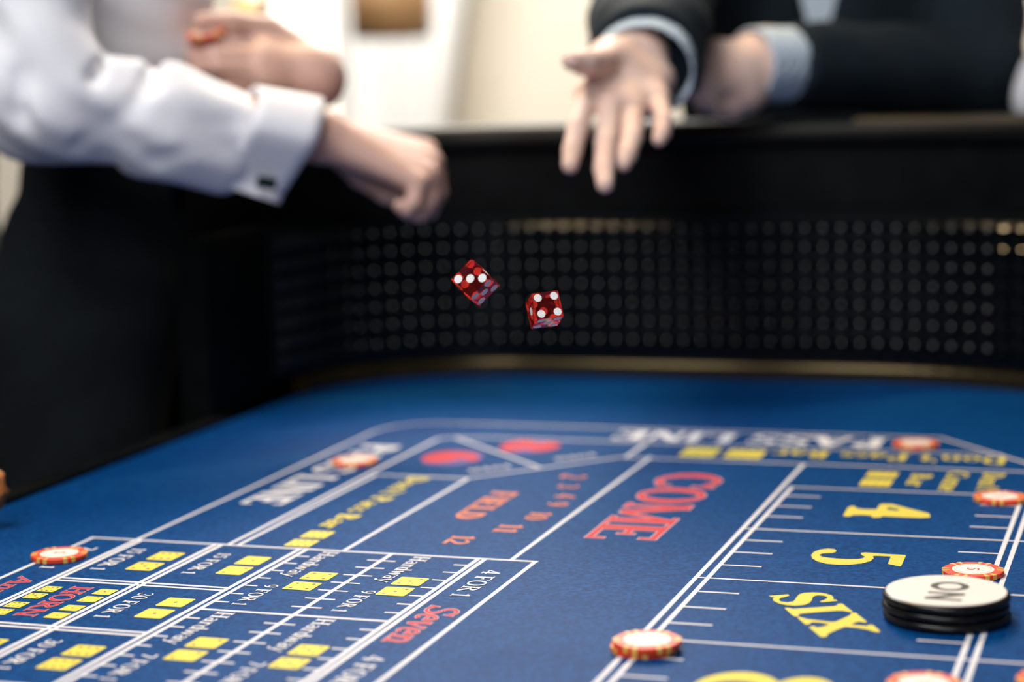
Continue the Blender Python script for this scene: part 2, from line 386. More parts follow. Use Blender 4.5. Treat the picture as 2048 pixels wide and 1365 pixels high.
def vs(x, y0=0, y1=1, w=T_, top=True, bot=True):
    r_ = [ln((x, y0), (x, y1), w)]
    if bot: r_.append(ln((x - w / 2 - 0.09, y0 + 0.03), (x + w / 2 + 0.09, y0 + 0.03), 0.06))
    if top: r_.append(ln((x - w / 2 - 0.09, y1 - 0.03), (x + w / 2 + 0.09, y1 - 0.03), 0.06))
    return r_
def ar(cx, cy, rx, ry, a0, a1, wh=T_, wv=t_): return ('a', cx, cy, rx, ry, a0, a1, wh, wv)
G = {
 'F': (vs(.2) + [ln((.2, .96), (.68, .96), t_), ln((.66, .78), (.66, 1), .06), ln((.2, .5), (.5, .5), t_), ln((.5, .4), (.5, .6), .06)], .78),
 'O': ([ar(.44, .5, .44, .52, 0, 360)], .94),
 'R': (vs(.2) + [ar(.34, .745, .36, .255, -90, 90), ln((.2, .955), (.36, .955), t_), ln((.2, .5), (.36, .5), t_), ln((.42, .48), (.78, .03), T_), ln((.70, .03), (.92, .03), .06)], .92),
 'H': (vs(.2) + vs(.74) + [ln((.2, .5), (.74, .5), t_)], .98),
 'N': (vs(.17, w=.09) + vs(.78, w=.09) + [ln((.17, .97), (.78, .04), T_)], .98),
 'C': ([ar(.46, .5, .46, .52, 45, 315), ln((.80, .66), (.80, 1), .07), ln((.78, .1), (.78, .3), .06)], .92),
 'M': (vs(.15, w=.09) + vs(.95) + [ln((.15, .97), (.54, .06), T_), ln((.54, .06), (.95, .97), .09)], 1.14),
 'E': (vs(.2) + [ln((.2, .955), (.72, .955), t_), ln((.70, .76), (.70, 1), .07), ln((.2, .045), (.76, .045), t_), ln((.74, 0), (.74, .26), .07), ln((.2, .5), (.5, .5), t_), ln((.5, .38), (.5, .62), .06)], .84),
 'P': (vs(.2) + [ar(.34, .73, .38, .27, -90, 90), ln((.2, .955), (.36, .955), t_), ln((.2, .5), (.36, .5), t_)], .80),
 'A': ([ln((.08, .03), (.44, .98), .09), ln((.42, .98), (.80, .03), T_), ln((.22, .33), (.64, .33), t_), ln((0, .03), (.22, .03), .06), ln((.64, .03), (.94, .03), .06)], .94),
 'S': ([ar(.36, .75, .33, .27, 20, 270, .15, t_), ar(.36, .25, .35, .27, -160, 90, .15, t_), ln((.66, .72), (.66, 1), .06), ln((.05, 0), (.05, .28), .06)], .76),
 'L': (vs(.2) + [ln((.2, .045), (.74, .045), t_), ln((.72, 0), (.72, .28), .07)], .80),
 'I': (vs(.2), .42),
 'D': (vs(.2) + [ar(.34, .5, .50, .5, -90, 90), ln((.2, .955), (.36, .955), t_), ln((.2, .045), (.36, .045), t_)], .92),
 'B': (vs(.2) + [ar(.36, .745, .30, .255, -90, 90), ar(.36, .25, .36, .25, -90, 90), ln((.2, .955), (.38, .955), t_), ln((.2, .5), (.38, .5), t_), ln((.2, .045), (.38, .045), t_)], .82),
 'V': ([ln((.1, .97), (.42, .02), T_), ln((.42, .02), (.78, .97), .09), ln((0, .97), (.26, .97), .06), ln((.64, .97), (.90, .97), .06)], .90),
 'a': ([ar(.26, .20, .24, .21, 0, 360, .13, .07), ln((.46, .03), (.46, .48), .15), ar(.28, .46, .25, .20, 0, 150, .13, .07), ln((.46, .03), (.60, .03), .06)], .62),
 'r': (vs(.2, 0, .65, .16) + [ar(.40, .48, .20, .17, 40, 180, .1, .08), ln((.50, .55), (.58, .55), .14)], .60),
 'd': ([ar(.27, .32, .27, .34, 0, 360, .15, .07), ln((.50, 0), (.50, 1), .16), ln((.38, .97), (.56, .97), .06), ln((.5, .03), (.68, .03), .06)], .70),
 'w': ([ln((.08, .64), (.26, .02), .15), ln((.26, .02), (.46, .62), .07), ln((.46, .62), (.64, .02), .15), ln((.64, .02), (.84, .64), .07), ln((0, .63), (.2, .63), .06), ln((.72, .63), (.92, .63), .06)], .94),
 'y': ([ln((.08, .64), (.34, .02), .15), ln((.60, .64), (.24, -.26), .08), ln((.24, -.26), (.06, -.24), .12), ln((0, .63), (.22, .63), .06), ln((.48, .63), (.70, .63), .06)], .70),
 'n': (vs(.16, 0, .65, .15) + vs(.56, 0, .45, .15, top=False) + [ar(.36, .42, .27, .24, 0, 160, .14, .08)], .74),
 'm': (vs(.16, 0, .65, .15) + vs(.52, 0, .45, .14, top=False) + vs(.88, 0, .45, .14, top=False) + [ar(.34, .42, .25, .24, 0, 160, .14, .08), ar(.70, .42, .25, .24, 0, 160, .14, .08)], 1.04),
 'o': ([ar(.30, .32, .30, .34, 0, 360, .15, .07)], .66),
 't': ([ln((.2, .06), (.2, .88), .15), ln((.04, .62), (.42, .62), .07), ar(.34, .14, .21, .14, 180, 320, .12, .07)], .46),
 's': ([ar(.24, .48, .22, .18, 20, 270, .11, .07), ar(.24, .17, .23, .18, -160, 90, .11, .07)], .52),
 'e': ([ar(.29, .32, .29, .34, 0, 320, .15, .07), ln((.04, .34), (.56, .34), .07)], .62),
 'v': ([ln((.08, .64), (.32, .02), .15), ln((.32, .02), (.56, .64), .07), ln((0, .63), (.2, .63), .06), ln((.44, .63), (.64, .63), .06)], .66),
 'p': (vs(.18, -.3, .65, .15) + [ar(.40, .32, .28, .34, -150, 150, .15, .07)], .72),
 "'": ([ln((.12, .70), (.16, 1.0), .13)], .26),
 '0': ([ar(.32, .5, .32, .52, 0, 360, .16, .07)], .68),
 '1': ([ln((.28, 0), (.28, 1), .17), ln((.10, .03), (.46, .03), .06), ln((.08, .80), (.28, .96), .07)], .52),
 '2': ([ar(.30, .70, .29, .31, -30, 170, .15, .08), ln((.54, .60), (.06, .08), .12), ln((.03, .07), (.60, .07), .14)], .66),
 '3': ([ar(.28, .745, .27, .27, -90, 160, .15, .08), ar(.28, .27, .31, .28, -160, 90, .15, .08)], .66),
 '4': ([ln((.44, 0), (.44, 1), .16), ln((.44, .98), (.02, .28), .08), ln((.0, .28), (.66, .28), .09), ln((.28, .03), (.60, .03), .06)], .70),
 '5': ([ar(.27, .33, .31, .34, -150, 120, .15, .08), ln((.12, .56), (.16, .98), .08), ln((.14, .94), (.56, .94), .14)], .66),
 '6': ([ar(.31, .32, .31, .34, 0, 360, .16, .08), ar(.46, .42, .46, .58, 95, 200, .17, .08)], .68),
 '7': ([ln((.04, .93), (.60, .93), .15), ln((.58, .92), (.22, 0), .15), ln((.07, .78), (.07, 1), .06)], .64),
 '8': ([ar(.31, .745, .26, .27, 0, 360, .14, .08), ar(.31, .27, .31, .29, 0, 360, .15, .08)], .68),
 '9': ([ar(.31, .68, .31, .34, 0, 360, .16, .08), ar(.16, .58, .46, .58, -85, 20, .17, .08)], .68),
 ' ': ([], .34)}
def glyphs(pr, txt, o, d, up, cap, L, grow=0.0, bold=1.0, slant=0.0):
    """print txt from point o along d, capitals of height cap towards up, fitted to length L"""
    tot = sum(G[c][1] for c in txt); sx = L / tot; x0 = 0.0
    for c in txt:
        st_, adv = G[c]
        def tr(p): 
            xx = (x0 + p[0]) * sx + slant * p[1] * cap; return (o[0] + d[0] * xx + up[0] * p[1] * cap, o[1] + d[1] * xx + up[1] * p[1] * cap)
        for k in st_:
            if k[0] == 'l':
                _, p, q, w = k; w = w * bold + grow; e = Vector((q[0] - p[0], q[1] - p[1])); e.normalize(); nx, ny = -e.y * w / 2, e.x * w / 2
                p2 = (p[0] - e.x * grow / 2, p[1] - e.y * grow / 2); q2 = (q[0] + e.x * grow / 2, q[1] + e.y * grow / 2)
                pr.ribbon([tr((p2[0] - nx, p2[1] - ny)), tr((q2[0] - nx, q2[1] - ny))], [tr((p2[0] + nx, p2[1] + ny)), tr((q2[0] + nx, q2[1] + ny))])
            else:
                _, cx, cy, rx, ry, a0, a1, wh, wv = k; m_ = max(6, int(abs(a1 - a0) / 15)); A, B = [], []
                wh *= bold; wv *= bold
                for i in range(m_ + 1):
                    a = math.radians(a0 + (a1 - a0) * i / m_); ca, sa = math.cos(a), math.sin(a)
                    A.append(tr((cx + (rx + grow / 2) * ca, cy + (ry + grow / 2) * sa))); B.append(tr((cx + (rx - wh - grow / 2) * ca, cy + (ry - wv - grow / 2) * sa)))
                pr.ribbon(A, B)
        x0 += adv
DN, UPX = (0, -1), (1, 0)
def word(txt, x, y0, y1, cap, m, label, d=DN, up=UPX, outline=None, bold=1.0, slant=0.0, z=Z0):
    L = abs(y0 - y1)
    if outline:
        pr = Print(z - 0.00008); glyphs(pr, txt, (x, y0), d, up, cap, L, outline[1], bold, slant); pr.done('print_outline', outline[0])
    pr = Print(z); glyphs(pr, txt, (x, y0), d, up, cap, L, 0, bold, slant); return pr.done('printed_word', m, label)
# line work
LW, TW = 0.0033, 0.0027
pr = Print(TZ + 0.00012)
YB = 0.80
for x, y0, y1 in ((-.3024, YB, 1.629), (-.2945, YB, 1.5342), (-.1152, YB, 1.5342), (-.1078, YB, 1.629), (-.4202, YB, 1.2575), (-.4568, YB, 1.2575), (-.4617, YB, 1.2575), (-.4381, 1.2575, 1.635),
                  (-.5646, 1.2575, 1.5156), (-.6560, 1.2575, 1.683), (-.6480, 1.2575, 1.5176), (-.7313, YB, 1.706), (-.7266, YB, 1.2575), (-.7677, YB, 1.2575), (-.6655, YB, 1.2575), (-.6603, YB, 1.2575),
                  (-.5982, YB, 1.2575), (-.5925, YB, 1.2575), (-.5268, YB, 1.2575), (-.4590, 1.629, 1.698)):
    pr.quad((x, y0), (x, y1), LW)
for y, x0, x1 in ((1.2555, -.7697, -.4182), (1.1434, -.7272, -.5982), (1.1368, -.7272, -.5982), (1.0340, -.7272, -.5982), (1.0275, -.7272, -.5982), (0.923, -.7272, -.5982), (0.9165, -.7272, -.5982),
                  (1.0916, -.5925, -.4617), (0.9277, -.5925, -.4617), (1.2374, -.3024, .06), (1.0919, -.3024, .06), (0.9465, -.3024, .06), (1.3827, -.3024, .06), (1.5325, -.2965, -.1078), (1.6275, -.4600, .06),
                  (1.5156, -.6500, -.5640), (1.698, -.6050, -.1440), (1.7665, -.6600, -.2040)):
    pr.quad((x0, y), (x1, y), TW if -.31 < x0 < -.29 else LW)
def polyl(pts, w=LW):
    for a, b in zip(pts[:-1], pts[1:]): pr.quad(a, b, w)
polyl([(-.7313, 1.704), (-.7290, 1.722), (-.7215, 1.741), (-.7070, 1.7555), (-.6880, 1.7638), (-.6595, 1.7665)])
polyl([(-.2045, 1.7665), (-.1251, 1.668), (-.085, 1.60), (-.06, 1.50), (-.055, YB)])
polyl([(-.6560, 1.682), (-.6500, 1.690), (-.6416, 1.692), (-.5191, 1.5702)]); polyl([(-.6416, 1.692), (-.6040, 1.698)])
polyl([(-.5651, 1.5156), (-.4650, 1.626), (-.4580, 1.6285)])
pr.done('layout_lines', M['white_print'], 'white border lines of the betting layout')
def tick_mesh(L, w): return mesh_from('tick_mark', [(0, -w / 2, 0), (L, -w / 2, 0), (L, w / 2, 0), (0, w / 2, 0)], [(0, 1, 2, 3)], M['white_print'])
tm1, tm2, tm3 = tick_mesh(.0212, .0024), tick_mesh(.0108, .0024), tick_mesh(.0285, .0026)
def tick(me, x, y): link('tick_mark', me, felt, Vector((x, y, TZ + .0002)) - WL[felt])
for row in (0, -.1639):
    for y in (1.235, 1.2145, 1.1936, 1.173, 1.1525, 1.1316, 1.1108):
        tick(tm1, -.5372, y + row); tick(tm2, -.5925, y + row); tick(tm2, -.4727, y + row)
for y in (1.500, 1.462, 1.4255, 1.3475, 1.311, 1.274, 1.203, 1.1653, 1.128, 1.055, 1.0185, .981):
    tick(tm3, -.2945, y); tick(tm3, -.1437, y - .004)
# words
W_, Yl, Rd = M['white_print'], M['yellow_print'], M['red_print']
for k, dy in ((0, 0), (1, -.2045)):
    word('4 FOR 1', -.4462, 1.2255 + dy, 1.1560 + dy, .0128, W_, 'white print 4 FOR 1')
for c in (0, 1):
    for k, dy, o in ((0, 0, '9'), (1, -.1639, '7')):
        word('Hardway', -.5075 - .0697 * c, 1.2515 + dy, 1.1790 + dy, .0122, W_, 'white print Hardway')
        word(o + ' FOR 1', -.5072 - .0703 * c, 1.1575 + dy, 1.1045 + dy, .0100, W_, 'white print %s FOR 1' % o)
word('15 FOR 1', -.7188, 1.2310, 1.1670, .0112, W_, 'white print 15 FOR 1'); word('15 FOR 1', -.6495, 1.2310, 1.1710, .0100, W_, 'white print 15 FOR 1')
word('30 FOR 1', -.6508, 1.1195, 1.0580, .0108, W_, 'white print 30 FOR 1'); word('30 FOR 1', -.6508, 1.0075, .9455, .0108, W_, 'white print 30 FOR 1')
word('7 FOR 1', -.7567, 1.2270, 1.1630, .0105, W_, 'white print 7 FOR 1')
SO = (M['pink_print'], 0.07)
word('HORN', -.7040, 1.1245, 1.0490, .0150, Rd, 'red print HORN', outline=SO, bold=.85)
word('Seven', -.4495, 1.1330, 1.0500, .0225, Rd, 'red print Seven', outline=SO, slant=0.25, bold=1.0)
word('Any', -.7560, 1.1410, 1.0900, .0150, Rd, 'red print Any', outline=SO, bold=.85, slant=0.2)
word('Seven', -.7560, 1.0850, 1.0150, .0150, Rd, 'red print Seven', outline=SO, slant=0.2)
word('COME', -.4070, 1.5680, 1.3270, .0515, Rd, 'large red print COME', outline=(M['pink_print'], 0.05))
word('FIELD', -.5255, 1.4700, 1.3680, .0215, M['orange_print'], 'orange print FIELD', bold=1.35)
for tx, x, y, c_ in (('2', -.490, 1.545, .022), ('3', -.4805, 1.506, .017), ('4', -.4712, 1.470, .017), ('9', -.4690, 1.4405, .017), ('10', -.4705, 1.404, .017), ('11', -.4800, 1.3600, .018), ('12', -.5030, 1.3180, .018)):
    word(tx, x, y, y - .0135 * len(tx), c_, M['orange_print'], 'orange print number %s in the field arc' % tx, bold=1.2)
word('PASS LINE', -.7120, 1.6430, 1.3840, .0360, W_, 'white print PASS LINE along the side', bold=1.35)
word("Don't Pass Bar", -.6150, 1.5130, 1.3190, .0180, Yl, "yellow print Don't Pass Bar along the side", bold=1.2)
def wordx(txt, y, x0, x1, cap, m, label, bold=1.0):
    pr = Print(Z0); glyphs(pr, txt, (x0, y), (-1, 0), (0, -1), cap, x0 - x1, 0, bold); return pr.done('printed_word', m, label)
wordx('PASS LINE', 1.7540, -.2500, -.4990, .0440, W_, 'white print PASS LINE at the far end', 1.45)
wordx("Don't Pass Bar", 1.6850, -.1380, -.3380, .0300, Yl, "yellow print Don't Pass Bar at the far end", 1.1)
word("Don't", -.1522, 1.6170, 1.5470, .0170, Yl, "yellow print Don't", bold=1.2); word('Come', -.1805, 1.6170, 1.5390, .0170, Yl, 'yellow print Come', bold=1.2); word('Bar', -.2080, 1.6020, 1.5530, .0165, Yl, 'yellow print Bar', bold=1.2)
# the big six and eight in the corner
q = math.sqrt(.5)
for tx, c, r_ in (('6', (-.6095, 1.5975), .027), ('8', (-.5585, 1.6610), .0245)):
    pr = Print(TZ + 0.00020); pr.poly([[(c[0] + r_ * math.cos(i * math.pi / 14), c[1] + r_ * 1.25 * math.sin(i * math.pi / 14)) for i in range(28)]]); pr.done('print_disc', M['violet_print'])
    pr = Print(Z0); glyphs(pr, tx, (c[0] - .026, c[1] + .028), DN, UPX, .052, .056, 0, 1.9); pr.done('printed_word', Rd, 'red print %s' % tx)
for c in ((-.5500, 1.5760), (-.4925, 1.6385)):
    pr = Print(Z0); glyphs(pr, 'EVEN', c, (-q, -q), (q, -q), .0095, .040, 0, 1.3); pr.done('printed_word', W_, 'small white print in the corner box')
# the big numbers
def traced(loops, label): pr = Print(Z0); [pr.poly(l) for l in loops]; return pr.done('printed_number', Yl, label)
traced([[[(-0.2381, 1.4394), (-0.2388, 1.4636), (-0.2382, 1.4704), (-0.2347, 1.4711), (-0.2319, 1.4640), (-0.2268, 1.4622), (-0.2172, 1.4632), (-0.2170, 1.4699), (-0.2171, 1.4814), (-0.2146, 1.4839), (-0.2081, 1.4842), (-0.1970, 1.4739), (-0.1778, 1.4581), (-0.1757, 1.4520), (-0.1753, 1.4439), (-0.1809, 1.4418), (-0.1966, 1.4414), (-0.2094, 1.4424), (-0.2103, 1.4377), (-0.2156, 1.4357), (-0.2182, 1.4425), (-0.2246, 1.4430), (-0.2312, 1.4417), (-0.2328, 1.4367), (-0.2367, 1.4360)],
         [(-0.2103, 1.4656), (-0.2090, 1.4734), (-0.2001, 1.4672), (-0.2015, 1.4626)]]], 'large yellow number 4')
traced([[[(-0.2250, 1.3298), (-0.2268, 1.3329), (-0.2314, 1.3336), (-0.2361, 1.3300), (-0.2392, 1.3224), (-0.2395, 1.3129), (-0.2370, 1.3033), (-0.2321, 1.2960), (-0.2252, 1.2909), (-0.2172, 1.2902), (-0.2096, 1.2918), (-0.2025, 1.2966), (-0.1977, 1.3043), (-0.1967, 1.3128), (-0.1982, 1.3192), (-0.1942, 1.3201), (-0.1862, 1.3201), (-0.1853, 1.2995), (-0.1771, 1.2940), (-0.1759, 1.2951), (-0.1766, 1.3247), (-0.1775, 1.3262), (-0.1891, 1.3263), (-0.1972, 1.3271), (-0.2045, 1.3276), (-0.2074, 1.3258), (-0.2064, 1.3209), (-0.2030, 1.3157), (-0.2040, 1.3112), (-0.2070, 1.3081), (-0.2140, 1.3066), (-0.2212, 1.3067), (-0.2270, 1.3080), (-0.2313, 1.3096), (-0.2340, 1.3137), (-0.2332, 1.3185), (-0.2299, 1.3204), (-0.2261, 1.3218), (-0.2247, 1.3255)]]], 'large yellow number 5')
traced([[[(-0.2464, 1.2014), (-0.2354, 1.2078), (-0.2338, 1.2050), (-0.2358, 1.2014), (-0.2381, 1.1985), (-0.2386, 1.1937), (-0.2363, 1.1896), (-0.2321, 1.1885), (-0.2290, 1.1912), (-0.2286, 1.1952), (-0.2288, 1.2030), (-0.2284, 1.2094), (-0.2259, 1.2136), (-0.2210, 1.2158), (-0.2162, 1.2161), (-0.2114, 1.2140), (-0.2080, 1.2108), (-0.2061, 1.2065), (-0.2057, 1.2019), (-0.2036, 1.2016), (-0.2023, 1.1993), (-0.2067, 1.1963), (-0.2118, 1.1936), (-0.2128, 1.1957), (-0.2108, 1.1992), (-0.2097, 1.2041), (-0.2102, 1.2071), (-0.2126, 1.2093), (-0.2163, 1.2097), (-0.2183, 1.2077), (-0.2190, 1.2044), (-0.2183, 1.1975), (-0.2185, 1.1906), (-0.2207, 1.1855), (-0.2257, 1.1821), (-0.2313, 1.1823), (-0.2366, 1.1849), (-0.2409, 1.1901), (-0.2425, 1.1944), (-0.2424, 1.1988), (-0.2449, 1.1993)]],
        [[(-0.2314, 1.1755), (-0.2290, 1.1765), (-0.2258, 1.1745), (-0.2121, 1.1814), (-0.2019, 1.1867), (-0.2006, 1.1893), (-0.2013, 1.1922), (-0.1983, 1.1931), (-0.1889, 1.1754), (-0.1902, 1.1747), (-0.1956, 1.1769), (-0.1994, 1.1760), (-0.2101, 1.1703), (-0.2193, 1.1648), (-0.2202, 1.1624), (-0.2190, 1.1590), (-0.2215, 1.1577), (-0.2242, 1.1615)]],
        [[(-0.2201, 1.1566), (-0.2179, 1.1571), (-0.2137, 1.1537), (-0.2069, 1.1524), (-0.1981, 1.1504), (-0.1954, 1.1522), (-0.1903, 1.1656), (-0.1892, 1.1710), (-0.1899, 1.1730), (-0.1870, 1.1740), (-0.1771, 1.1549), (-0.1788, 1.1538), (-0.1817, 1.1553), (-0.1837, 1.1534), (-0.1858, 1.1473), (-0.1808, 1.1470), (-0.1759, 1.1467), (-0.1758, 1.1489), (-0.1729, 1.1495), (-0.1670, 1.1377), (-0.1673, 1.1348), (-0.1701, 1.1356), (-0.1747, 1.1393), (-0.1807, 1.1414), (-0.1884, 1.1422), (-0.1923, 1.1339), (-0.1954, 1.1256), (-0.1957, 1.1187), (-0.1985, 1.1174), (-0.2090, 1.1363), (-0.2070, 1.1396), (-0.2042, 1.1367), (-0.2015, 1.1387), (-0.1986, 1.1443), (-0.1985, 1.1457), (-0.2046, 1.1479), (-0.2092, 1.1476), (-0.2101, 1.1424), (-0.2123, 1.1418)]]], 'large yellow word SIX')
pr = Print(Z0)
for cx, cy, rx, ry, wx, wy in ((-.2255, 1.006, .0245, .034, .007, .017), (-.1900, 1.007, .0190, .0320, .0065, .016)):
    A = [(cx + rx * math.cos(i * math.pi / 18), cy + ry * math.sin(i * math.pi / 18)) for i in range(37)]; B = [(cx + (rx - wx) * math.cos(i * math.pi / 18), cy + (ry - wy) * math.sin(i * math.pi / 18)) for i in range(37)]
    pr.ribbon(A, B)
pr.done('printed_number', Yl, 'large yellow number 8')
# printed dice
PIPS = {1: [(0, 0)], 2: [(-1, -1), (1, 1)], 3: [(-1, -1), (0, 0), (1, 1)], 4: [(-1, -1), (1, 1), (-1, 1), (1, -1)], 5: [(-1, -1), (1, 1), (-1, 1), (1, -1), (0, 0)], 6: [(-1, -1), (0, -1), (1, -1), (-1, 1), (0, 1), (1, 1)]}
def pdie(x0, x1, y0, y1, n_):
    cx, cy, a, b = (x0 + x1) / 2, (y0 + y1) / 2, abs(x1 - x0) / 2, abs(y1 - y0) / 2; r_ = 0.16
    o = []
    for sx, sy, a0 in ((1, 1, 0), (-1, 1, 90), (-1, -1, 180), (1, -1, 270)):
        for k in range(4):
            g_ = math.radians(a0 + 30 * k); o.append((cx + a * (sx * (1 - r_) + r_ * math.cos(g_)), cy + b * (sy * (1 - r_) + r_ * math.sin(g_))))
    pr = Print(Z0); pr.poly([o]); d_ = pr.done('printed_die', Yl, 'yellow printed die face showing %d' % n_)
    pr = Print(Z0 + 0.00006); r_ = a * 0.13
    for u_, v_ in PIPS[n_]: pr.poly([[(cx + u_ * a * .56 + r_ * math.cos(i * math.pi / 5), cy + v_ * b * .56 + r_ * math.sin(i * math.pi / 5)) for i in range(10)]])
    pr.done('print_pips', M['pip_print'])
for x0, x1, ys, ns in ((-.4956, -.4750, ((1.1960, 1.1753), (1.1700, 1.1490)), (3, 3)), (-.5622, -.5412, ((1.1957, 1.1753), (1.1688, 1.1486)), (4, 4)),
                       (-.4942, -.4748, ((1.0330, 1.0122), (1.0062, .9858)), (5, 5)), (-.5618, -.5412, ((1.0330, 1.0122), (1.0062, .9858)), (2, 2)),
                       (-.6942, -.6738, ((1.2255, 1.2025), (1.1953, 1.1732)), (6, 5)), (-.6256, -.6063, ((1.2270, 1.2038), (1.1986, 1.1760)), (1, 2)),
                       (-.6254, -.6060, ((1.1124, 1.0920), (1.0853, 1.0643)), (1, 1)), (-.6265, -.6065, ((1.0010, .9798), (.9738, .9525)), (6, 6)), (-.6942, -.6740, ((1.0010, .9798), (.9738, .9525)), (5, 6)),
                       (-.7232, -.7102, ((1.1208, 1.1070), (1.1027, 1.0897), (1.0804, 1.0672), (1.0628, 1.0497)), (6, 5, 6, 6)), (-.6821, -.6687, ((1.1221, 1.1086), (1.1036, 1.0898), (1.0811, 1.0680), (1.0630, 1.0500)), (1, 2, 1, 1)),
                       (-.6145, -.5942, ((1.3103, 1.2882), (1.2822, 1.2614)), (6, 6)), (-.2438, -.2195, ((1.6060, 1.5825), (1.5755, 1.5470)), (6, 6))):
    for (a, b), n_ in zip(ys, ns): pdie(x0, x1, b, a, n_)
pdie(-.4160, -.3850, 1.6420, 1.6830, 6); pdie(-.3765, -.3440, 1.6420, 1.6800, 6)

# ------------------------------------------------------------------ chips, pucks, dice
CR, CT = 0.01985, 0.0034
def make_chip():
    t = empty('poker_chip', (0, 0, 0))
    MB().lathe([(CR - .0006, 0.0), (CR, .0005), (CR, CT - .0005), (CR - .0006, CT)], 48).part('body', M['chip_red'], t)
    MB().lathe([(0.0136, CT - .0005), (0.0136, CT + .00010), (0.0130, CT + .00012)], 40).part('label_disc', M['chip_label'], t)
    b = MB(); n_ = 40
    for i in range(n_):
        if i % 10 >= 8: continue
        a0, a1 = 2 * math.pi * i / n_, 2 * math.pi * (i + 1) / n_
        b.add([(r_ * math.cos(a), r_ * math.sin(a), CT + .00022) for a, r_ in ((a0, .0113), (a0, .0119), (a1, .0119), (a1, .0113))], [(0, 1, 2, 3)])
    b.part('gold_ring', M['chip_gold'], t)
    pr = Print(CT + .00024); glyphs(pr, '5', (-.0040, .0030), DN, UPX, .0080, .0060, 0, 1.1); pr.done('number', M['chip_red'], None, t)
    for k in range(6):
        for s_ in (-1, 1):
            a = math.radians(60 * k + 8.6 * s_ + 12); w = math.radians(4.4)
            b = MB(); r0, r1 = CR - .0046, CR + .00012
            top = [(r0, a - w * .6), (r1, a - w), (r1, a), (r1, a + w), (r0, a + w * .6)]
            b.add([(r_ * math.cos(q_), r_ * math.sin(q_), z) for z in (-.00002 + .0001, CT + .00008) for r_, q_ in top],
                  [(5, 6, 7, 8, 9), (0, 1, 6, 5), (1, 2, 7, 6), (2, 3, 8, 7), (3, 4, 9, 8), (4, 0, 5, 9)])
            b.part('edge_spot', M['chip_yellow'], t)
    return t
def copy_tree(o, parent=None):
    c = o.copy(); COL.objects.link(c); c.parent = parent
    for ch in list(o.children): copy_tree(ch, c)
    return c
chip0 = make_chip(); first = [True]
def chip(x, y, z, rot, label, tilt=None):
    o = chip0 if first[0] else copy_tree(chip0); first[0] = False
    o.location = (x, y, z); o.rotation_euler = (0, 0, math.radians(rot))
    if tilt is not None: o.rotation_euler = tilt
    props(o, label, 'poker chip', 'red five chips'); return o
chip(-.2925, 1.0690, TZ + .0002, 25, 'lower red chip of the two stacked on the double line beside SIX')
chip(-.2905, 1.0676, TZ + .0037, 3, 'upper red chip of the two stacked on the double line beside SIX')
chip(-.1278, 1.2841, TZ + .0002, 0, 'red chip marked 5 just behind the ON puck')
chip(-.7585, 1.1941, TZ + .0002, 10, 'red chip on the outer border line beside the 15 FOR 1 box')
chip(-.2207, 1.7224, TZ + .0002, 0, 'red chip on the PASS LINE lettering below the pyramid bumper')
chip(-.6858, 1.5574, TZ + .0002, 30, 'red chip on the PASS LINE lettering nearest the white shirt')
chip(-.1306, 1.5140, TZ + .0002, 18, "red chip below the yellow Don't Come print, at the corner of box 4")
chip(-.1284, 1.0338, TZ + .0002, 8, 'red chip in the box of the large yellow 8')
chip(-.0624, 1.0570, TZ + .0002, 8, 'red chip on plain felt outside the double line of the 8 box')
# pucks
PX, PY = -.1327, 1.1753
def puck(z, top, label, dx=0.0, dy=0.0):
    t = empty('marker_puck', (PX + dx, PY + dy, z)); props(t, label, 'puck'); c = (PX + dx, PY + dy, z); hh = .0055
    MB().lathe([(.0340, 0.0), (.0372, .0008), (.0381, .0022), (.0381, .0034), (.0374, .0047), (.0358, hh)], 64, c).part('rim', M['puck_black'], t, True)
    if top:
        MB().lathe([(.0356, hh - .0008), (.0358, hh + .0004), (.0352, hh + .0007)], 64, c).part('white_face', M['puck_white'], t)
        pr = Print(z + hh + .00078); cx, cy = PX + dx, PY + dy
        ring = lambda rx, ry: [(cx + .0012 + rx * math.cos(i * math.pi / 24), cy + .0086 + ry * math.sin(i * math.pi / 24)) for i in range(49)]
        pr.ribbon(ring(.0116, .0104), ring(.0070, .0066))
        for p_, q_, w in (((-.0098, -.0078), (.0117, -.0082), .0040), ((.0114, -.0082), (-.0096, -.0215), .0052), ((-.0100, -.0215), (.0115, -.0223), .0040)):
            pr.quad((cx + p_[0], cy + p_[1]), (cx + q_[0], cy + q_[1]), w)
        pr.done('lettering', M['pip_print'], 'black letters ON', t)
    return t
puck(TZ + .0002, False, 'black puck at the bottom of the stack on the SIX box', .0004, -.0005)
puck(TZ + .0058, False, 'black puck in the middle of the stack on the SIX box', -.0005, .0003)
puck(TZ + .0114, True, 'white-faced round puck reading ON, topmost of its stack')
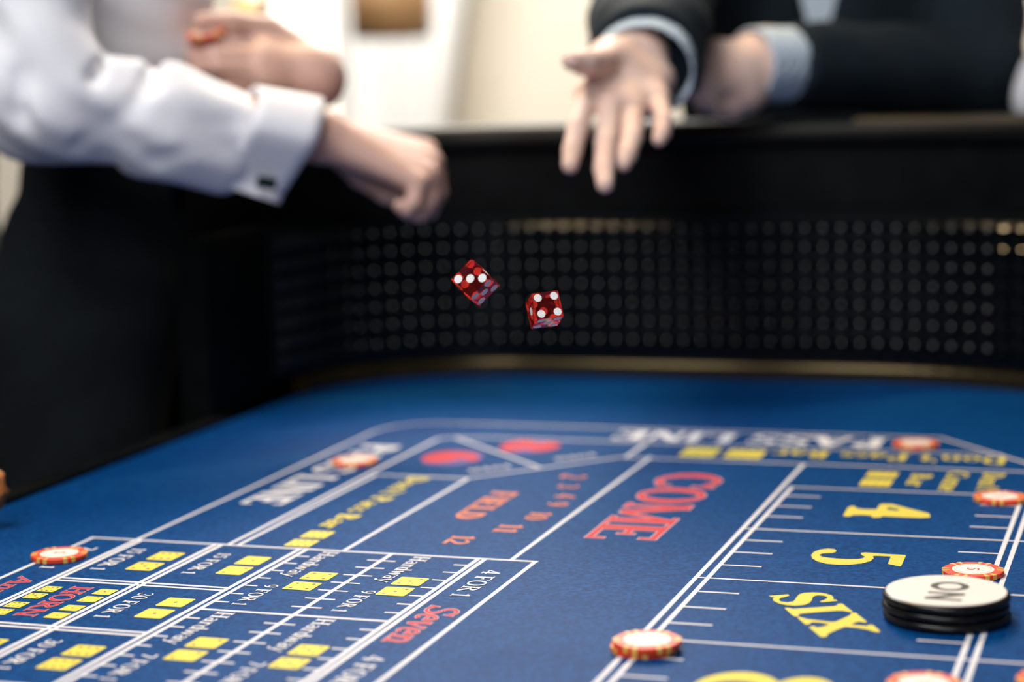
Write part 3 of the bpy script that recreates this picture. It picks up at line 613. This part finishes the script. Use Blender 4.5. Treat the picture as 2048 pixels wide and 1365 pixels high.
# dice in the air
ED = 0.019
def die(pose, faces, label):
    c, ax = pose; ax = [Vector(a) for a in ax]; c = Vector(c)
    t = empty('casino_die', c); props(t, label, 'die', 'thrown red dice')
    bm = bmesh.new(); bmesh.ops.create_cube(bm, size=ED)
    bmesh.ops.bevel(bm, geom=list(bm.edges), offset=0.00035, segments=2, affect='EDGES')
    RM = Matrix((ax[0], ax[1], ax[2])).transposed()
    for v in bm.verts: v.co = RM @ v.co
    if RM.determinant() < 0: bmesh.ops.reverse_faces(bm, faces=bm.faces)
    me = bpy.data.meshes.new('body'); bm.to_mesh(me); bm.free(); me.materials.append(M['die_red']); link('body', me, t)
    for (k, sg), (n_, flip) in faces.items():
        nrm = ax[k] * sg; u_ = ax[(k + 1) % 3]; v_ = ax[(k + 2) % 3]
        for a, b in PIPS[n_]:
            if flip: a = -a
            pc = c + nrm * (ED / 2 + .00004) + u_ * (a * ED * .305) + v_ * (b * ED * .305); mb = MB(); N = 20; R_ = ED * .146
            vv = []
            for dpt in (0.0, -.0006):
                for i in range(N): vv.append(tuple(pc + nrm * dpt + u_ * (R_ * math.cos(2 * math.pi * i / N)) + v_ * (R_ * math.sin(2 * math.pi * i / N))))
            flipn = (u_.cross(v_)).dot(nrm) < 0
            fs = [tuple(range(N)), tuple(range(N, 2 * N))[::-1]] + [(i, N + i, N + (i + 1) % N, (i + 1) % N) for i in range(N)]
            if flipn: fs = [f[::-1] for f in fs]
            mb.add(vv, fs); mb.part('pip', M['die_pip'], t)
    return t
die(((-0.4303, 1.1802, 0.9517), [(0.7361, -0.2636, -0.6234), (-0.6764, -0.2551, -0.6909), (0.0231, 0.9303, -0.3661)]), {(2, -1): (3, True), (0, 1): (5, False), (0, -1): (2, False), (1, 1): (6, False), (1, -1): (1, False), (2, 1): (4, False)}, 'clear red die in mid air, tilted on its corner and showing three')
die(((-0.4121, 1.2659, 0.9240), [(0.8129, 0.5785, 0.0671), (0.3094, -0.3313, -0.8913), (-0.4934, 0.7453, -0.4483)]), {(2, -1): (4, False), (0, -1): (1, False), (0, 1): (6, False), (1, 1): (5, False), (1, -1): (2, False), (2, 1): (3, False)}, 'clear red die in mid air showing four, with the single pip on its side')

# ------------------------------------------------------------------ people
def lerp(a, b, t): return tuple(a[i] + (b[i] - a[i]) * t for i in range(3))
def hand_field(wr, el, mcps, fingers, thumb, sc=1.0, wr_r=.026, el_r=.040, palm_k=.016, fat=None):
    """wr wrist, el elbow, mcps four knuckles, fingers four chains of later joints, thumb chain from its root"""
    fr = [(.0100, .0092, .0084, .0070), (.0103, .0096, .0087, .0072), (.0098, .0090, .0082, .0068), (.0088, .0080, .0072, .0060)]
    def fn(P):
        d = cone(P, wr, el, wr_r * sc, el_r * sc)
        palm = None
        for i, m_ in enumerate(mcps):
            a = lerp(wr, m_, .12); c = cone(P, a, m_, .0155 * sc, (.0125, .0125, .0120, .0110)[i] * sc)
            palm = c if palm is None else smin(palm, c, palm_k)
        if fat:
            for c, rr in fat: palm = smin(palm, ball(P, c, rr), .014)
        th = None; tr = (.0150, .0125, .0112, .0085)
        for i in range(len(thumb) - 1):
            c = cone(P, thumb[i], thumb[i + 1], tr[i] * sc, tr[i + 1] * sc); th = c if th is None else smin(th, c, .004)
        d = smin(d, palm, .014)
        d = smin(d, th, .010)
        for i, ch in enumerate(fingers):
            pts = [mcps[i]] + list(ch); g = None
            for k in range(len(pts) - 1):
                c = cone(P, pts[k], pts[k + 1], fr[i][k] * sc, fr[i][k + 1] * sc); g = c if g is None else smin(g, c, .0025)
            # fingers blend with the palm only near their knuckle
            w_ = np.clip(1 - np.linalg.norm(P - V3(mcps[i]), axis=1) / .022, 0.12, 1)
            d = smin(d, g, .010 * w_)
        return d
    pts = [wr] + list(mcps) + [p for c in fingers for p in c] + list(thumb) + [el]
    return fn, pts
def head_field(c, face, sc=1.0):
    """head centred at c looking along the horizontal direction face"""
    f_ = np.array([face[0], face[1], 0.0]); f_ /= np.linalg.norm(f_); s_ = np.array([-f_[1], f_[0], 0.0]); c = np.array(c, float)
    def at_(a, b, z): return tuple(c + f_ * a * sc + s_ * b * sc + np.array([0, 0, z * sc]))
    def fn(P):
        d = smin(ball(P, at_(-.010, 0, .030), .088 * sc, .088 * sc, .095 * sc), ellc(P, at_(.030, 0, -.03), at_(.045, 0, -.085), .058 * sc, .034 * sc, s_, 1.15), .04)
        d = smin(d, cone(P, at_(.086, 0, .012), at_(.112, 0, -.022), .008 * sc, .013 * sc), .012)
        for s2 in (-1, 1):
            d = smin(d, ball(P, at_(-.005, s2 * .080, -.005), .018 * sc, .018 * sc, .030 * sc), .008)
            d = smax(d, -ball(P, at_(.098, s2 * .033, .015), .014 * sc), .010)
            d = smin(d, ball(P, at_(.076, s2 * .033, .015), .0135 * sc), .002)
        d = smin(d, ball(P, at_(.094, 0, -.055), .016 * sc, .020 * sc, .009 * sc), .006)
        return smin(d, cone(P, at_(-.015, 0, -.06), at_(-.03, 0, -.18), .055 * sc, .062 * sc), .03)
    return fn, at_
def hair_part(c, face, parent):
    hf, at_ = head_field(c, face)
    def fn(P): return smax(ball(P, at_(-.014, 0, .036), .098, .098, .102), -ball(P, at_(.085, 0, -.075), .105, .12, .105), .012)
    lo, hi = bounds([c], .16); return organic('hair', [(fn, lo, hi, .006)], M['hair'], parent)
def fold(P, amp, fx, fy, fz, ph=0.0): return amp * np.sin(P[:, 0] * fx + P[:, 1] * fy + P[:, 2] * fz + ph)

# ---- person in the white shirt, standing at the open side of the table
B1 = (-1.075, 1.84, 0.0)
hip, wst = (-1.075, 1.84, .90), (-1.075, 1.84, 1.03)
chest = (-1.075, 1.84, 1.30); RS, LS = (-1.09, 1.66, 1.40), (-1.06, 2.01, 1.40)
RE = (-1.0110, 1.6037, 1.0760); RW = (-0.8418, 1.7618, 1.0271); LE = (-1.0288, 1.9884, 1.0479); LW_ = (-0.8627, 1.9010, 1.0816)
# right hand: loose fist, back of the hand towards the table's end
rw = (-0.8124, 1.7781, 1.0328)
rm = [(-0.7316, 1.8721, 1.0098), (-0.7175, 1.8487, 0.9991), (-0.7115, 1.8226, 0.9885), (-0.7131, 1.7976, 0.9815)]
rf = [((-0.7234, 1.8767, 0.9851), (-0.7224, 1.8584, 0.9659), (-0.7226, 1.8360, 0.9594)), ((-0.7114, 1.8468, 0.9706), (-0.7150, 1.8325, 0.9535), (-0.7189, 1.8149, 0.9518)),
      ((-0.7079, 1.8152, 0.9646), (-0.7145, 1.8036, 0.9517), (-0.7199, 1.7933, 0.9524)), ((-0.7127, 1.7869, 0.9646), (-0.7180, 1.7787, 0.9574), (-0.7234, 1.7742, 0.9617))]
rt = [(-0.8066, 1.8203, 1.0153), (-0.7878, 1.8338, 0.9892), (-0.7584, 1.8308, 0.9715), (-0.7370, 1.8266, 0.9651)]
hf1, hp1 = hand_field(rw, lerp(rw, RE, .45), rm, rf, rt, 1.06, .0245, .027)
# left hand: holding a chip between thumb and finger in front of the chest
lw = (-0.8638, 1.9013, 1.0868)
lm = [(-0.9047, 1.8652, 1.1201), (-0.9018, 1.8488, 1.1097), (-0.8994, 1.8427, 1.0985), (-0.8966, 1.8476, 1.0882)]
lf = [((-0.9362, 1.8281, 1.1229), (-0.9642, 1.8291, 1.1228), (-0.9814, 1.8551, 1.1225)), ((-0.9343, 1.8146, 1.1132), (-0.9602, 1.8184, 1.1125), (-0.9755, 1.8451, 1.1125)),
      ((-0.9313, 1.8121, 1.1031), (-0.9562, 1.8162, 1.1023), (-0.9695, 1.8414, 1.1021)), ((-0.9276, 1.8217, 1.0943), (-0.9501, 1.8298, 1.0929), (-0.9628, 1.8521, 1.0931))]
lt = [(-0.8811, 1.8997, 1.1174), (-0.9077, 1.8830, 1.1399), (-0.9315, 1.8437, 1.1462), (-0.9502, 1.8161, 1.1479)]
hf2, hp2 = hand_field(lw, LE, lm, lf, lt, 1.08, .030, .036, fat=[((-0.8727, 1.8943, 1.0965), .026)])
hd1, hat1 = head_field((-1.03, 1.84, 1.66), (.9, .3))
def core1(P):
    d = ellc(P, (-1.075, 1.86, .93), (-1.075, 1.84, 1.34), .060, .075, (.1, 1, 0), 1.4)
    for s_ in ((-1.075, 1.785, 1.705), (-1.075, 1.925, 1.935)): d = smin(d, cone(P, (s_[0], s_[1], .88), (s_[0], s_[2], .10), .055, .042), .03)
    return smin(d, cone(P, (-1.075, 1.84, 1.34), (-1.05, 1.84, 1.52), .075, .055), .05)
lo1, hi1 = bounds(hp1, .03); lo2, hi2 = bounds(hp2, .045)
p1 = organic('person', [(hf1, lo1, hi1, .0030), (hf2, lo2, hi2, .0030), (hd1, *bounds([(-1.03, 1.84, 1.64)], .19), .007), (core1, (-1.26, 1.58, .03), (-.88, 2.10, 1.58), .015)], M['skin'], None, origin=B1)
props(p1, 'person in a white shirt with a black cufflink and black trousers, leaning in', 'person')
hair_part((-1.03, 1.84, 1.66), (.9, .3), p1)
cax = Vector(RW) - Vector(RE); cax.normalize()
sv_end = lerp(RE, RW, .84)
grooves = [[(-0.9257, 1.5976, 1.0513), (-0.9024, 1.6069, 1.0605), (-0.8730, 1.6377, 1.0554), (-0.8518, 1.6865, 1.0471)], [(-0.9582, 1.5831, 1.0278), (-0.9188, 1.5893, 1.0514), (-0.9135, 1.6389, 1.0873), (-0.9342, 1.6878, 1.1063)],
           [(-0.9079, 1.6304, 1.0134), (-0.8684, 1.6449, 1.0200), (-0.8514, 1.6833, 1.0237)], [(-0.9479, 1.5955, 1.0909), (-0.9605, 1.6367, 1.1113)], [(-0.9944, 1.5484, 1.0971), (-0.9947, 1.5432, 1.0614), (-0.9850, 1.5437, 1.0411)]]
def sleeves1(P):
    d = cone(P, RS, RE, .078, .056)
    d = smin(d, cone(P, RE, lerp(RE, sv_end, .55), .055, .049), .03)
    d = smin(d, cone(P, lerp(RE, sv_end, .5), sv_end, .052, .038), .02)
    d = smin(d, cone(P, (-0.9140, 1.6618, 1.0237), (-0.8878, 1.7116, 1.0106), .026, .028), .03)
    d2 = smin(cone(P, LS, LE, .075, .060), cone(P, LE, lerp(LE, lw, .80), .055, .040), .03)
    t = ellc(P, (-1.075, 1.865, 1.02), chest, .084, .108, (.1, 1, 0), 1.5)
    t = smin(t, cone(P, RS, LS, .07, .07), .06)
    t = smin(smin(t, d2, .03), cone(P, (-1.07, 1.84, 1.40), (-1.055, 1.84, 1.475), .075, .066), .04)
    d = smin(d, t, .012)
    d = d + fold(P, .0022, 60, 30, 70) + fold(P, .0016, -90, 70, 50, 1.0) + fold(P, .0010, 160, -40, 120, 2)
    for g in grooves:
        for a, b in zip(g[:-1], g[1:]): d = smax(d, -cone(P, a, b, .0055, .0055), .014)
    d = smax(d, (P - V3(sv_end)) @ V3(cax) - .006, .004)
    return smax(d, -(P[:, 2] - np.where(P[:, 0] < -.95, 1.012, .90)), .006)
lo, hi = bounds([RS, LS, RE, RW, LE, (-1.075, 1.84, .98), (-1.075, 1.84, 1.5), (-1.20, 1.84, 1.2)], .09)
shirt1 = organic('shirt', [(sleeves1, lo, hi, .0055)], M['shirt'], p1); shirt1['label'] = 'white cotton shirt'
# the double cuff: a flattened band whose two edges meet below
ct, cb = Vector((-0.8432, 1.7724, 1.0679)), Vector((-0.8502, 1.7251, 0.9766))
cdown = (cb - ct); cl = cdown.length; cdown.normalize(); cside = cax.cross(cdown); cside.normalize()
if cside.y > 0: cside = -cside                # towards the camera
cv, cf = [], []; N = 40; rows = 6; cw = .066
for j in range(rows + 1):
    s_ = -cw / 2 + cw * j / rows
    ring = []
    for i in range(N):
        t_ang = 2 * math.pi * i / N; yy = -math.cos(t_ang); zz = math.sin(t_ang)
        hgt = cl * (.5 + .5 * yy); half = .050 * abs(zz) ** .8 * (1.0 if yy < 0.1 else max(0.06, 1 - (yy - .1) / .75))
        flare = 1 + .10 * (j / rows)
        ring.append(ct + cdown * (hgt * flare - .004 * flare) + cside * (half * (1 if zz >= 0 else -1) * (1 + .08 * j / rows)) + cax * (s_ - .010 * (yy * .5 + .5) ** 2))
    cv += ring
for j in range(rows):
    for i in range(N): cf.append((j * N + i, j * N + (i + 1) % N, (j + 1) * N + (i + 1) % N, (j + 1) * N + i))
M_ = len(cv); inner = []
for j in range(rows + 1):
    ring = cv[j * N:(j + 1) * N]; cen = sum(ring, Vector()) / N
    inner += [cen + (q_ - cen) * .955 for q_ in ring]
cv += inner
for j in range(rows):
    for i in range(N): cf.append(tuple(M_ + k for k in (j * N + i, (j + 1) * N + i, (j + 1) * N + (i + 1) % N, j * N + (i + 1) % N)))
for j in (0, rows):
    for i in range(N): q_ = (j * N + i, j * N + (i + 1) % N, M_ + j * N + (i + 1) % N, M_ + j * N + i); cf.append(q_ if j else q_[::-1])
cuff = part('cuff', cv, cf, M['shirt'], p1, True); cuff['label'] = 'wide white double cuff'
lk = Vector((-0.8324, 1.7085, 0.9890)); b = MB(); ex = cax * .0095; ez = cdown * .0053; ey = cside * .0022
b.add([tuple(lk + ex * sx + ey * sy + ez * sz) for sx, sy, sz in ((-1, -1, -1), (1, -1, -1), (1, -1, 1), (-1, -1, 1), (-1, 1, -1), (1, 1, -1), (1, 1, 1), (-1, 1, 1))],
      [(0, 1, 2, 3), (7, 6, 5, 4), (0, 4, 5, 1), (1, 5, 6, 2), (2, 6, 7, 3), (3, 7, 4, 0)])
cl_ = b.part('cufflink', M['cufflink'], cuff); cl_['label'] = 'rectangular black cufflink'
MB().tube([lk, lk - cside * .02], .002).part('cufflink_post', M['steel'], cuff)
def trousers1(P):
    d = ellc(P, (-1.075, 1.870, 1.02), (-1.075, 1.845, .88), .086, .110, (.1, 1, 0), 1.50)
    for s_ in ((-1.07, 1.745), (-1.07, 1.935)): d = smin(d, cone(P, (s_[0], s_[1], .83), (s_[0] - .01, s_[1] - (.045 if s_[1] < 1.8 else 0), .05), .094, .066), .03)
    d = d + fold(P, .0018, 40, 60, 30) + fold(P, .0014, -70, 50, 60, 1)
    return smax(d, P[:, 2] - 1.035, .006)
organic('trousers', [(trousers1, (-1.28, 1.52, .02), (-.90, 2.10, 1.06), .010)], M['trousers'], p1)
for s_ in (1.700, 1.925):
    def sh(P, s_=s_): return smax(smin(ball(P, (-1.03, s_, .05), .13, .05, .05), cone(P, (-1.065, s_, .04), (-1.065, s_, .10), .05, .05), .03), -(P[:, 2] - .003), .004)
    organic('shoe', [(sh, (-1.18, s_ - .07, -.01), (-.88, s_ + .07, .17), .008)], M['shoe'], p1)
chip(0, 0, 0, 0, 'red chip held between thumb and finger in front of the white shirt', None)
hc = bpy.context.scene.objects

held = [o for o in COL.objects if o.get('label', '').startswith('red chip held')][0]
held.location = (-0.9476, 1.8205, 1.1343)
held.rotation_euler = (math.radians(14), math.radians(-8), math.radians(20))

# ---- suited people
def relaxed_hand(W2, E_, nrm, side=1, sc=1.0):
    """slightly curled hand that follows on from a sleeve ending at W2; nrm points out of its back"""
    f_ = Vector(W2) - Vector(E_); f_.normalize(); n_ = Vector(nrm); n_ = n_ - f_ * n_.dot(f_); n_.normalize(); s_ = f_.cross(n_) * side
    wr = Vector(W2) + f_ * .018
    pt = lambda a, b, c: tuple(wr + f_ * a + s_ * b + n_ * c)
    mc = [pt(.088, -.030, 0), pt(.092, -.010, .003), pt(.088, .010, .002), pt(.080, .028, -.002)]
    fg = []
    for i, L_ in enumerate((1.0, 1.08, 1.0, .82)):
        b_ = (-.032, -.011, .011, .030)[i]; a_ = (.088, .092, .088, .080)[i]
        fg.append((pt(a_ + .034 * L_, b_, -.010), pt(a_ + .052 * L_, b_, -.026), pt(a_ + .058 * L_, b_, -.042)))
    th = [pt(.018, -.022, -.008), pt(.045, -.044, -.016), pt(.070, -.050, -.024), pt(.088, -.046, -.032)]
    return hand_field(tuple(wr), tuple(Vector(W2) - f_ * .10), mc, fg, th, sc, .025, .030)
def suit_person(base, face, RSh, REl, RWr, LSh, LEl, LWr, waist, chest_, hands, head, m_suit, label, cuff_len, sl_r=(.074, .066, .050), shirt_m='shirt', skin='skin', vneck=None, cut=None, m_trou=None, sl_l=None):
    fx, fy = face; side = (-fy, fx, 0)
    chunks = []
    for fn, pts in hands: lo, hi = bounds(pts, .036); chunks.append((fn, lo, hi, .0030))
    hd, hat = head_field(head, face)
    chunks.append((hd, *bounds([(head[0], head[1], head[2] - .02)], .19), .008))
    lw_ = (waist[0], waist[1], .90)
    def core(P):
        d = ellc(P, lw_, chest_, .080, .085, side, 1.5)
        for s_ in (-1, 1):
            x, y = base[0] + side[0] * .09 * s_, base[1] + side[1] * .09 * s_; d = smin(d, cone(P, (x, y, .88), (x, y, .08), .07, .045), .03)
        return smin(d, cone(P, chest_, (head[0] - fx * .02, head[1] - fy * .02, head[2] - .12), .066, .048), .03)
    lo, hi = bounds([(base[0], base[1], .06), lw_, chest_, head], .16); chunks.append((core, lo, hi, .018))
    p = organic('person', chunks, M[skin], None, origin=(base[0], base[1], 0)); props(p, label, 'person')
    hair_part(head, face, p)
    def jacket(P):
        d = ellc(P, (waist[0], waist[1], waist[2] - .18), chest_, .118, .120, side, 1.5)
        d = smin(d, cone(P, RSh, LSh, .085, .085), .06)
        d = smin(d, cone(P, ((RSh[0] + LSh[0]) / 2, (RSh[1] + LSh[1]) / 2, (RSh[2] + LSh[2]) / 2 + .03), (head[0] - fx * .035, head[1] - fy * .035, head[2] - .21), .08, .072), .04)
        for S_, E_, W2, sr in ((RSh, REl, RWr, sl_r), (LSh, LEl, LWr, sl_l or sl_r)):
            if S_ is None or E_ is None: continue
            a = smin(cone(P, S_, E_, sr[0], sr[1]), cone(P, E_, W2, sr[1], sr[2]), .03)
            ax = V3(W2) - V3(E_); ax /= np.linalg.norm(ax)
            a = smax(a, np.where(np.linalg.norm(P - V3(W2), axis=1) < .16, (P - V3(W2)) @ ax, -1), .004)
            d = smin(d, a, .012)
        d = d + fold(P, .0020, 50, 40, 60) + fold(P, .0014, -80, 60, 40, 1)
        if vneck is not None: d = smax(d, -cone(P, vneck[0], vneck[1], vneck[2], vneck[3]), .006)
        if cut is not None: d = smax(d, -cut(P), .006)
        return smax(d, -(P[:, 2] - (waist[2] - .22)), .006)
    pts = [q_ for q_ in (RSh, REl, RWr, LSh, LEl, LWr, chest_, (waist[0], waist[1], waist[2] - .22), (head[0], head[1], head[2] - .12)) if q_ is not None]
    ctr = [(waist[0] + side[0] * .16 * s_ + fx * .10 * t, waist[1] + side[1] * .16 * s_ + fy * .10 * t, waist[2]) for s_ in (-1, 1) for t in (-1, 1)]
    lo, hi = bounds(pts + ctr, .09); organic('jacket' if m_trou is None else 'shirt', [(jacket, lo, hi, .0075)], m_suit, p)
    def shirt_f(P): return smax(ellc(P, (waist[0], waist[1], waist[2] - .16), chest_, .106, .109, side, 1.5), -(P[:, 2] - (waist[2] - .19)), .006)
    lo, hi = bounds([(waist[0], waist[1], waist[2] - .2), chest_] + ctr, .10); organic('shirt_front', [(shirt_f, lo, hi, .010)], M[shirt_m], p)
    def trou(P):
        d = ellc(P, (base[0], base[1], 1.00), (base[0], base[1], .88), .098, .108, side, 1.5)
        for s_ in (-1, 1):
            x, y = base[0] + side[0] * .09 * s_, base[1] + side[1] * .09 * s_; d = smin(d, cone(P, (x, y, .86), (x, y, .05), .095, .062), .03)
        return smax(d, P[:, 2] - 1.02, .006)
    lo, hi = bounds([(base[0], base[1], .02), (base[0], base[1], 1.0)], .20); organic('trousers', [(trou, lo, hi, .015)], m_trou or m_suit, p)
    for s_ in (-1, 1):
        x, y = base[0] + side[0] * .09 * s_ + fx * .04, base[1] + side[1] * .09 * s_ + fy * .04
        def sh(P): return smax(smin(ellc(P, (x - fx * .06, y - fy * .06, .045), (x + fx * .09, y + fy * .09, .035), .045, .04, side, 1.1), cone(P, (x - fx * .04, y - fy * .04, .04), (x - fx * .04, y - fy * .04, .10), .048, .048), .03), -(P[:, 2] - .003), .004)
        lo, hi = bounds([(x, y, .06)], .20); organic('shoe', [(sh, lo, hi, .011)], M['shoe'], p)
    for E_, W2, W3, rr, rr2 in cuff_len:
        ax = V3(W3) - V3(W2); L_ = np.linalg.norm(ax); ax /= L_
        def cu(P):
            d = cone(P, tuple(V3(W2) - ax * .03), tuple(V3(W3) + ax * .03), rr, rr2)
            d = np.maximum(d, -(d + .0035))
            s_ = (P - V3(W3)) @ ax
            return smax(smax(d, s_, .002), -((P - V3(W2)) @ ax) - .02, .002)
        lo, hi = bounds([W2, W3], .075); c_ = organic('shirt_cuff', [(cu, lo, hi, .0030)], M[shirt_m], p)
    return p
# the thrower
tw = (-0.5137, 1.8790, 1.0949)
tm = [(-0.5310, 1.7802, 1.0639), (-0.5086, 1.7757, 1.0533), (-0.4904, 1.7901, 1.0498), (-0.4735, 1.8185, 1.0591)]
tf = [((-0.5246, 1.7227, 1.0340), (-0.5221, 1.6974, 1.0151), (-0.5201, 1.6824, 1.0024)), ((-0.4970, 1.7197, 1.0210), (-0.4914, 1.6919, 0.9988), (-0.4856, 1.6739, 0.9856)),
      ((-0.4802, 1.7473, 1.0241), (-0.4789, 1.7244, 1.0096), (-0.4796, 1.7145, 1.0020)), ((-0.4590, 1.7834, 1.0391), (-0.4573, 1.7685, 1.0275), (-0.4583, 1.7609, 1.0214))]
tt = [(-0.5186, 1.8407, 1.0999), (-0.5217, 1.7909, 1.0943), (-0.5263, 1.7571, 1.0935), (-0.5337, 1.7389, 1.0956)]
TE = (-0.5668, 2.1944, 1.2290)
fa, pa = hand_field(tw, lerp(tw, TE, .6), tm, tf, tt, 1.08, .032, .036, fat=[((-0.5262, 1.8324, 1.0972), .020), ((-0.4854, 1.8541, 1.0759), .020), ((-0.5124, 1.8350, 1.0816), .024)])
gw = (-0.4331, 2.1248, 1.0892)
gm = [(-0.4790, 2.0897, 1.1039), (-0.4813, 2.0657, 1.0907), (-0.4798, 2.0536, 1.0771), (-0.4756, 2.0533, 1.0644)]
gf = [((-0.5003, 2.0859, 1.0913), (-0.4993, 2.0942, 1.0719), (-0.4879, 2.0972, 1.0652)), ((-0.4962, 2.0567, 1.0786), (-0.4938, 2.0657, 1.0604), (-0.4832, 2.0760, 1.0547)),
      ((-0.4887, 2.0447, 1.0659), (-0.4847, 2.0545, 1.0499), (-0.4754, 2.0700, 1.0462)), ((-0.4785, 2.0464, 1.0530), (-0.4716, 2.0581, 1.0432), (-0.4632, 2.0738, 1.0437))]
gt = [(-0.4390, 2.0998, 1.0777), (-0.4477, 2.0830, 1.0558), (-0.4617, 2.0766, 1.0446), (-0.4756, 2.0801, 1.0427)]
GE = (-0.2350, 2.3717, 1.0701)
fb_, pb = hand_field(gw, lerp(gw, GE, .5), gm, gf, gt, 1.12, .036, .038, fat=[((-0.4582, 2.0879, 1.0783), .032), ((-0.4489, 2.0942, 1.0621), .026)])
TS, GS = (-0.6215, 2.4504, 1.4386), (-0.2558, 2.5739, 1.4214)
sleeve_t = (-0.5052, 1.8922, 1.0917); sleeve_g = (-0.4145, 2.1417, 1.0881)
base2 = (-0.4414, 2.5102, 1.0434)
suit_person((base2[0], base2[1]), (.30, -.954), TS, TE, sleeve_t, GS, GE, sleeve_g, (base2[0], base2[1], 1.06), (base2[0] + .03, base2[1] - .06, 1.36),
            [(fa, pa), (fb_, pb)], (base2[0] + .06, base2[1] - .18, 1.70), M['suit'], 'person in a dark suit throwing the dice with an open palm', [(TE, sleeve_t, (-0.5017, 1.8708, 1.0830), .050, .050), (GE, sleeve_g, (-0.4453, 2.0992, 1.0891), .041, .039)],
            sl_r=(.080, .072, .058), sl_l=(.075, .056, .047), shirt_m='blue_shirt', skin='palm', vneck=((-0.4151, 2.3535, 1.1165), (-0.4080, 2.3411, 1.3523), .020, .050))
# neighbour at the end of the table, mostly out of view
base3 = (0.1008, 2.7160, 1.0266)
suit_person((base3[0], base3[1]), (-.30, -.954), (0.0107, 2.6201, 1.3239), (-0.1387, 2.2954, 1.0502), (0.0249, 2.3926, 1.0373), (0.2457, 2.7411, 1.3815), (0.2630, 2.6478, 1.0543), (0.1013, 2.4395, 1.0318), (base3[0], base3[1], 1.06), (base3[0], base3[1] - .04, 1.36),
            [relaxed_hand((0.0249, 2.3926, 1.0373), (-0.1387, 2.2954, 1.0502), (0, -.3, 1), -1), relaxed_hand((0.1013, 2.4395, 1.0318), (0.2630, 2.6478, 1.0543), (0, -.3, 1), 1)], (base3[0] - .02, base3[1] - .14, 1.70), M['shirt'], 'person in a white shirt leaning an elbow on the rail', [], sl_r=(.066, .042, .042), m_trou=M['trousers'])
# bystander behind the white shirt, only a strip of dark jacket in view
base0 = (-1.4048, 1.8978, 1.0214)
suit_person((base0[0], base0[1]), (.93, .37), (-1.2957, 1.8310, 1.3418), (-1.2768, 1.7655, 1.0565), (-1.2808, 1.7467, 0.8573), (-1.5270, 2.0769, 1.3806), (-1.5412, 2.0670, 1.0411), (-1.5262, 2.0427, 0.8317), (base0[0], base0[1], 1.06), (base0[0], base0[1], 1.34),
            [relaxed_hand((-1.2808, 1.7467, 0.8573), (-1.2768, 1.7655, 1.0565), (-.35, -.93, 0), 1), relaxed_hand((-1.5262, 2.0427, 0.8317), (-1.5412, 2.0670, 1.0411), (.35, .93, 0), -1)], (base0[0] + .04, base0[1] + .02, 1.68), M['trousers'], 'person in black standing behind the person in the white shirt', [], sl_r=(.066, .056, .046))
# dealer's hooked stick lying over the open side of the table
sp = [(-1.0443, 1.2645, 0.7937), (-0.9677, 1.2679, 0.7819), (-0.9074, 1.2660, 0.7728), (-0.8795, 1.2643, 0.7685), (-0.8650, 1.2640, 0.7684), (-0.8574, 1.2651, 0.7731), (-0.8548, 1.2660, 0.7801), (-0.8571, 1.2662, 0.7877), (-0.8644, 1.2644, 0.7925)]
st_k = MB().tube(sp, [.0075] * 3 + [.009] * 6, 12).part('dealer_stick', M['rattan'], None, True, origin=sp[4]); props(st_k, 'orange-brown hooked dealer stick reaching over the felt edge', 'stick')
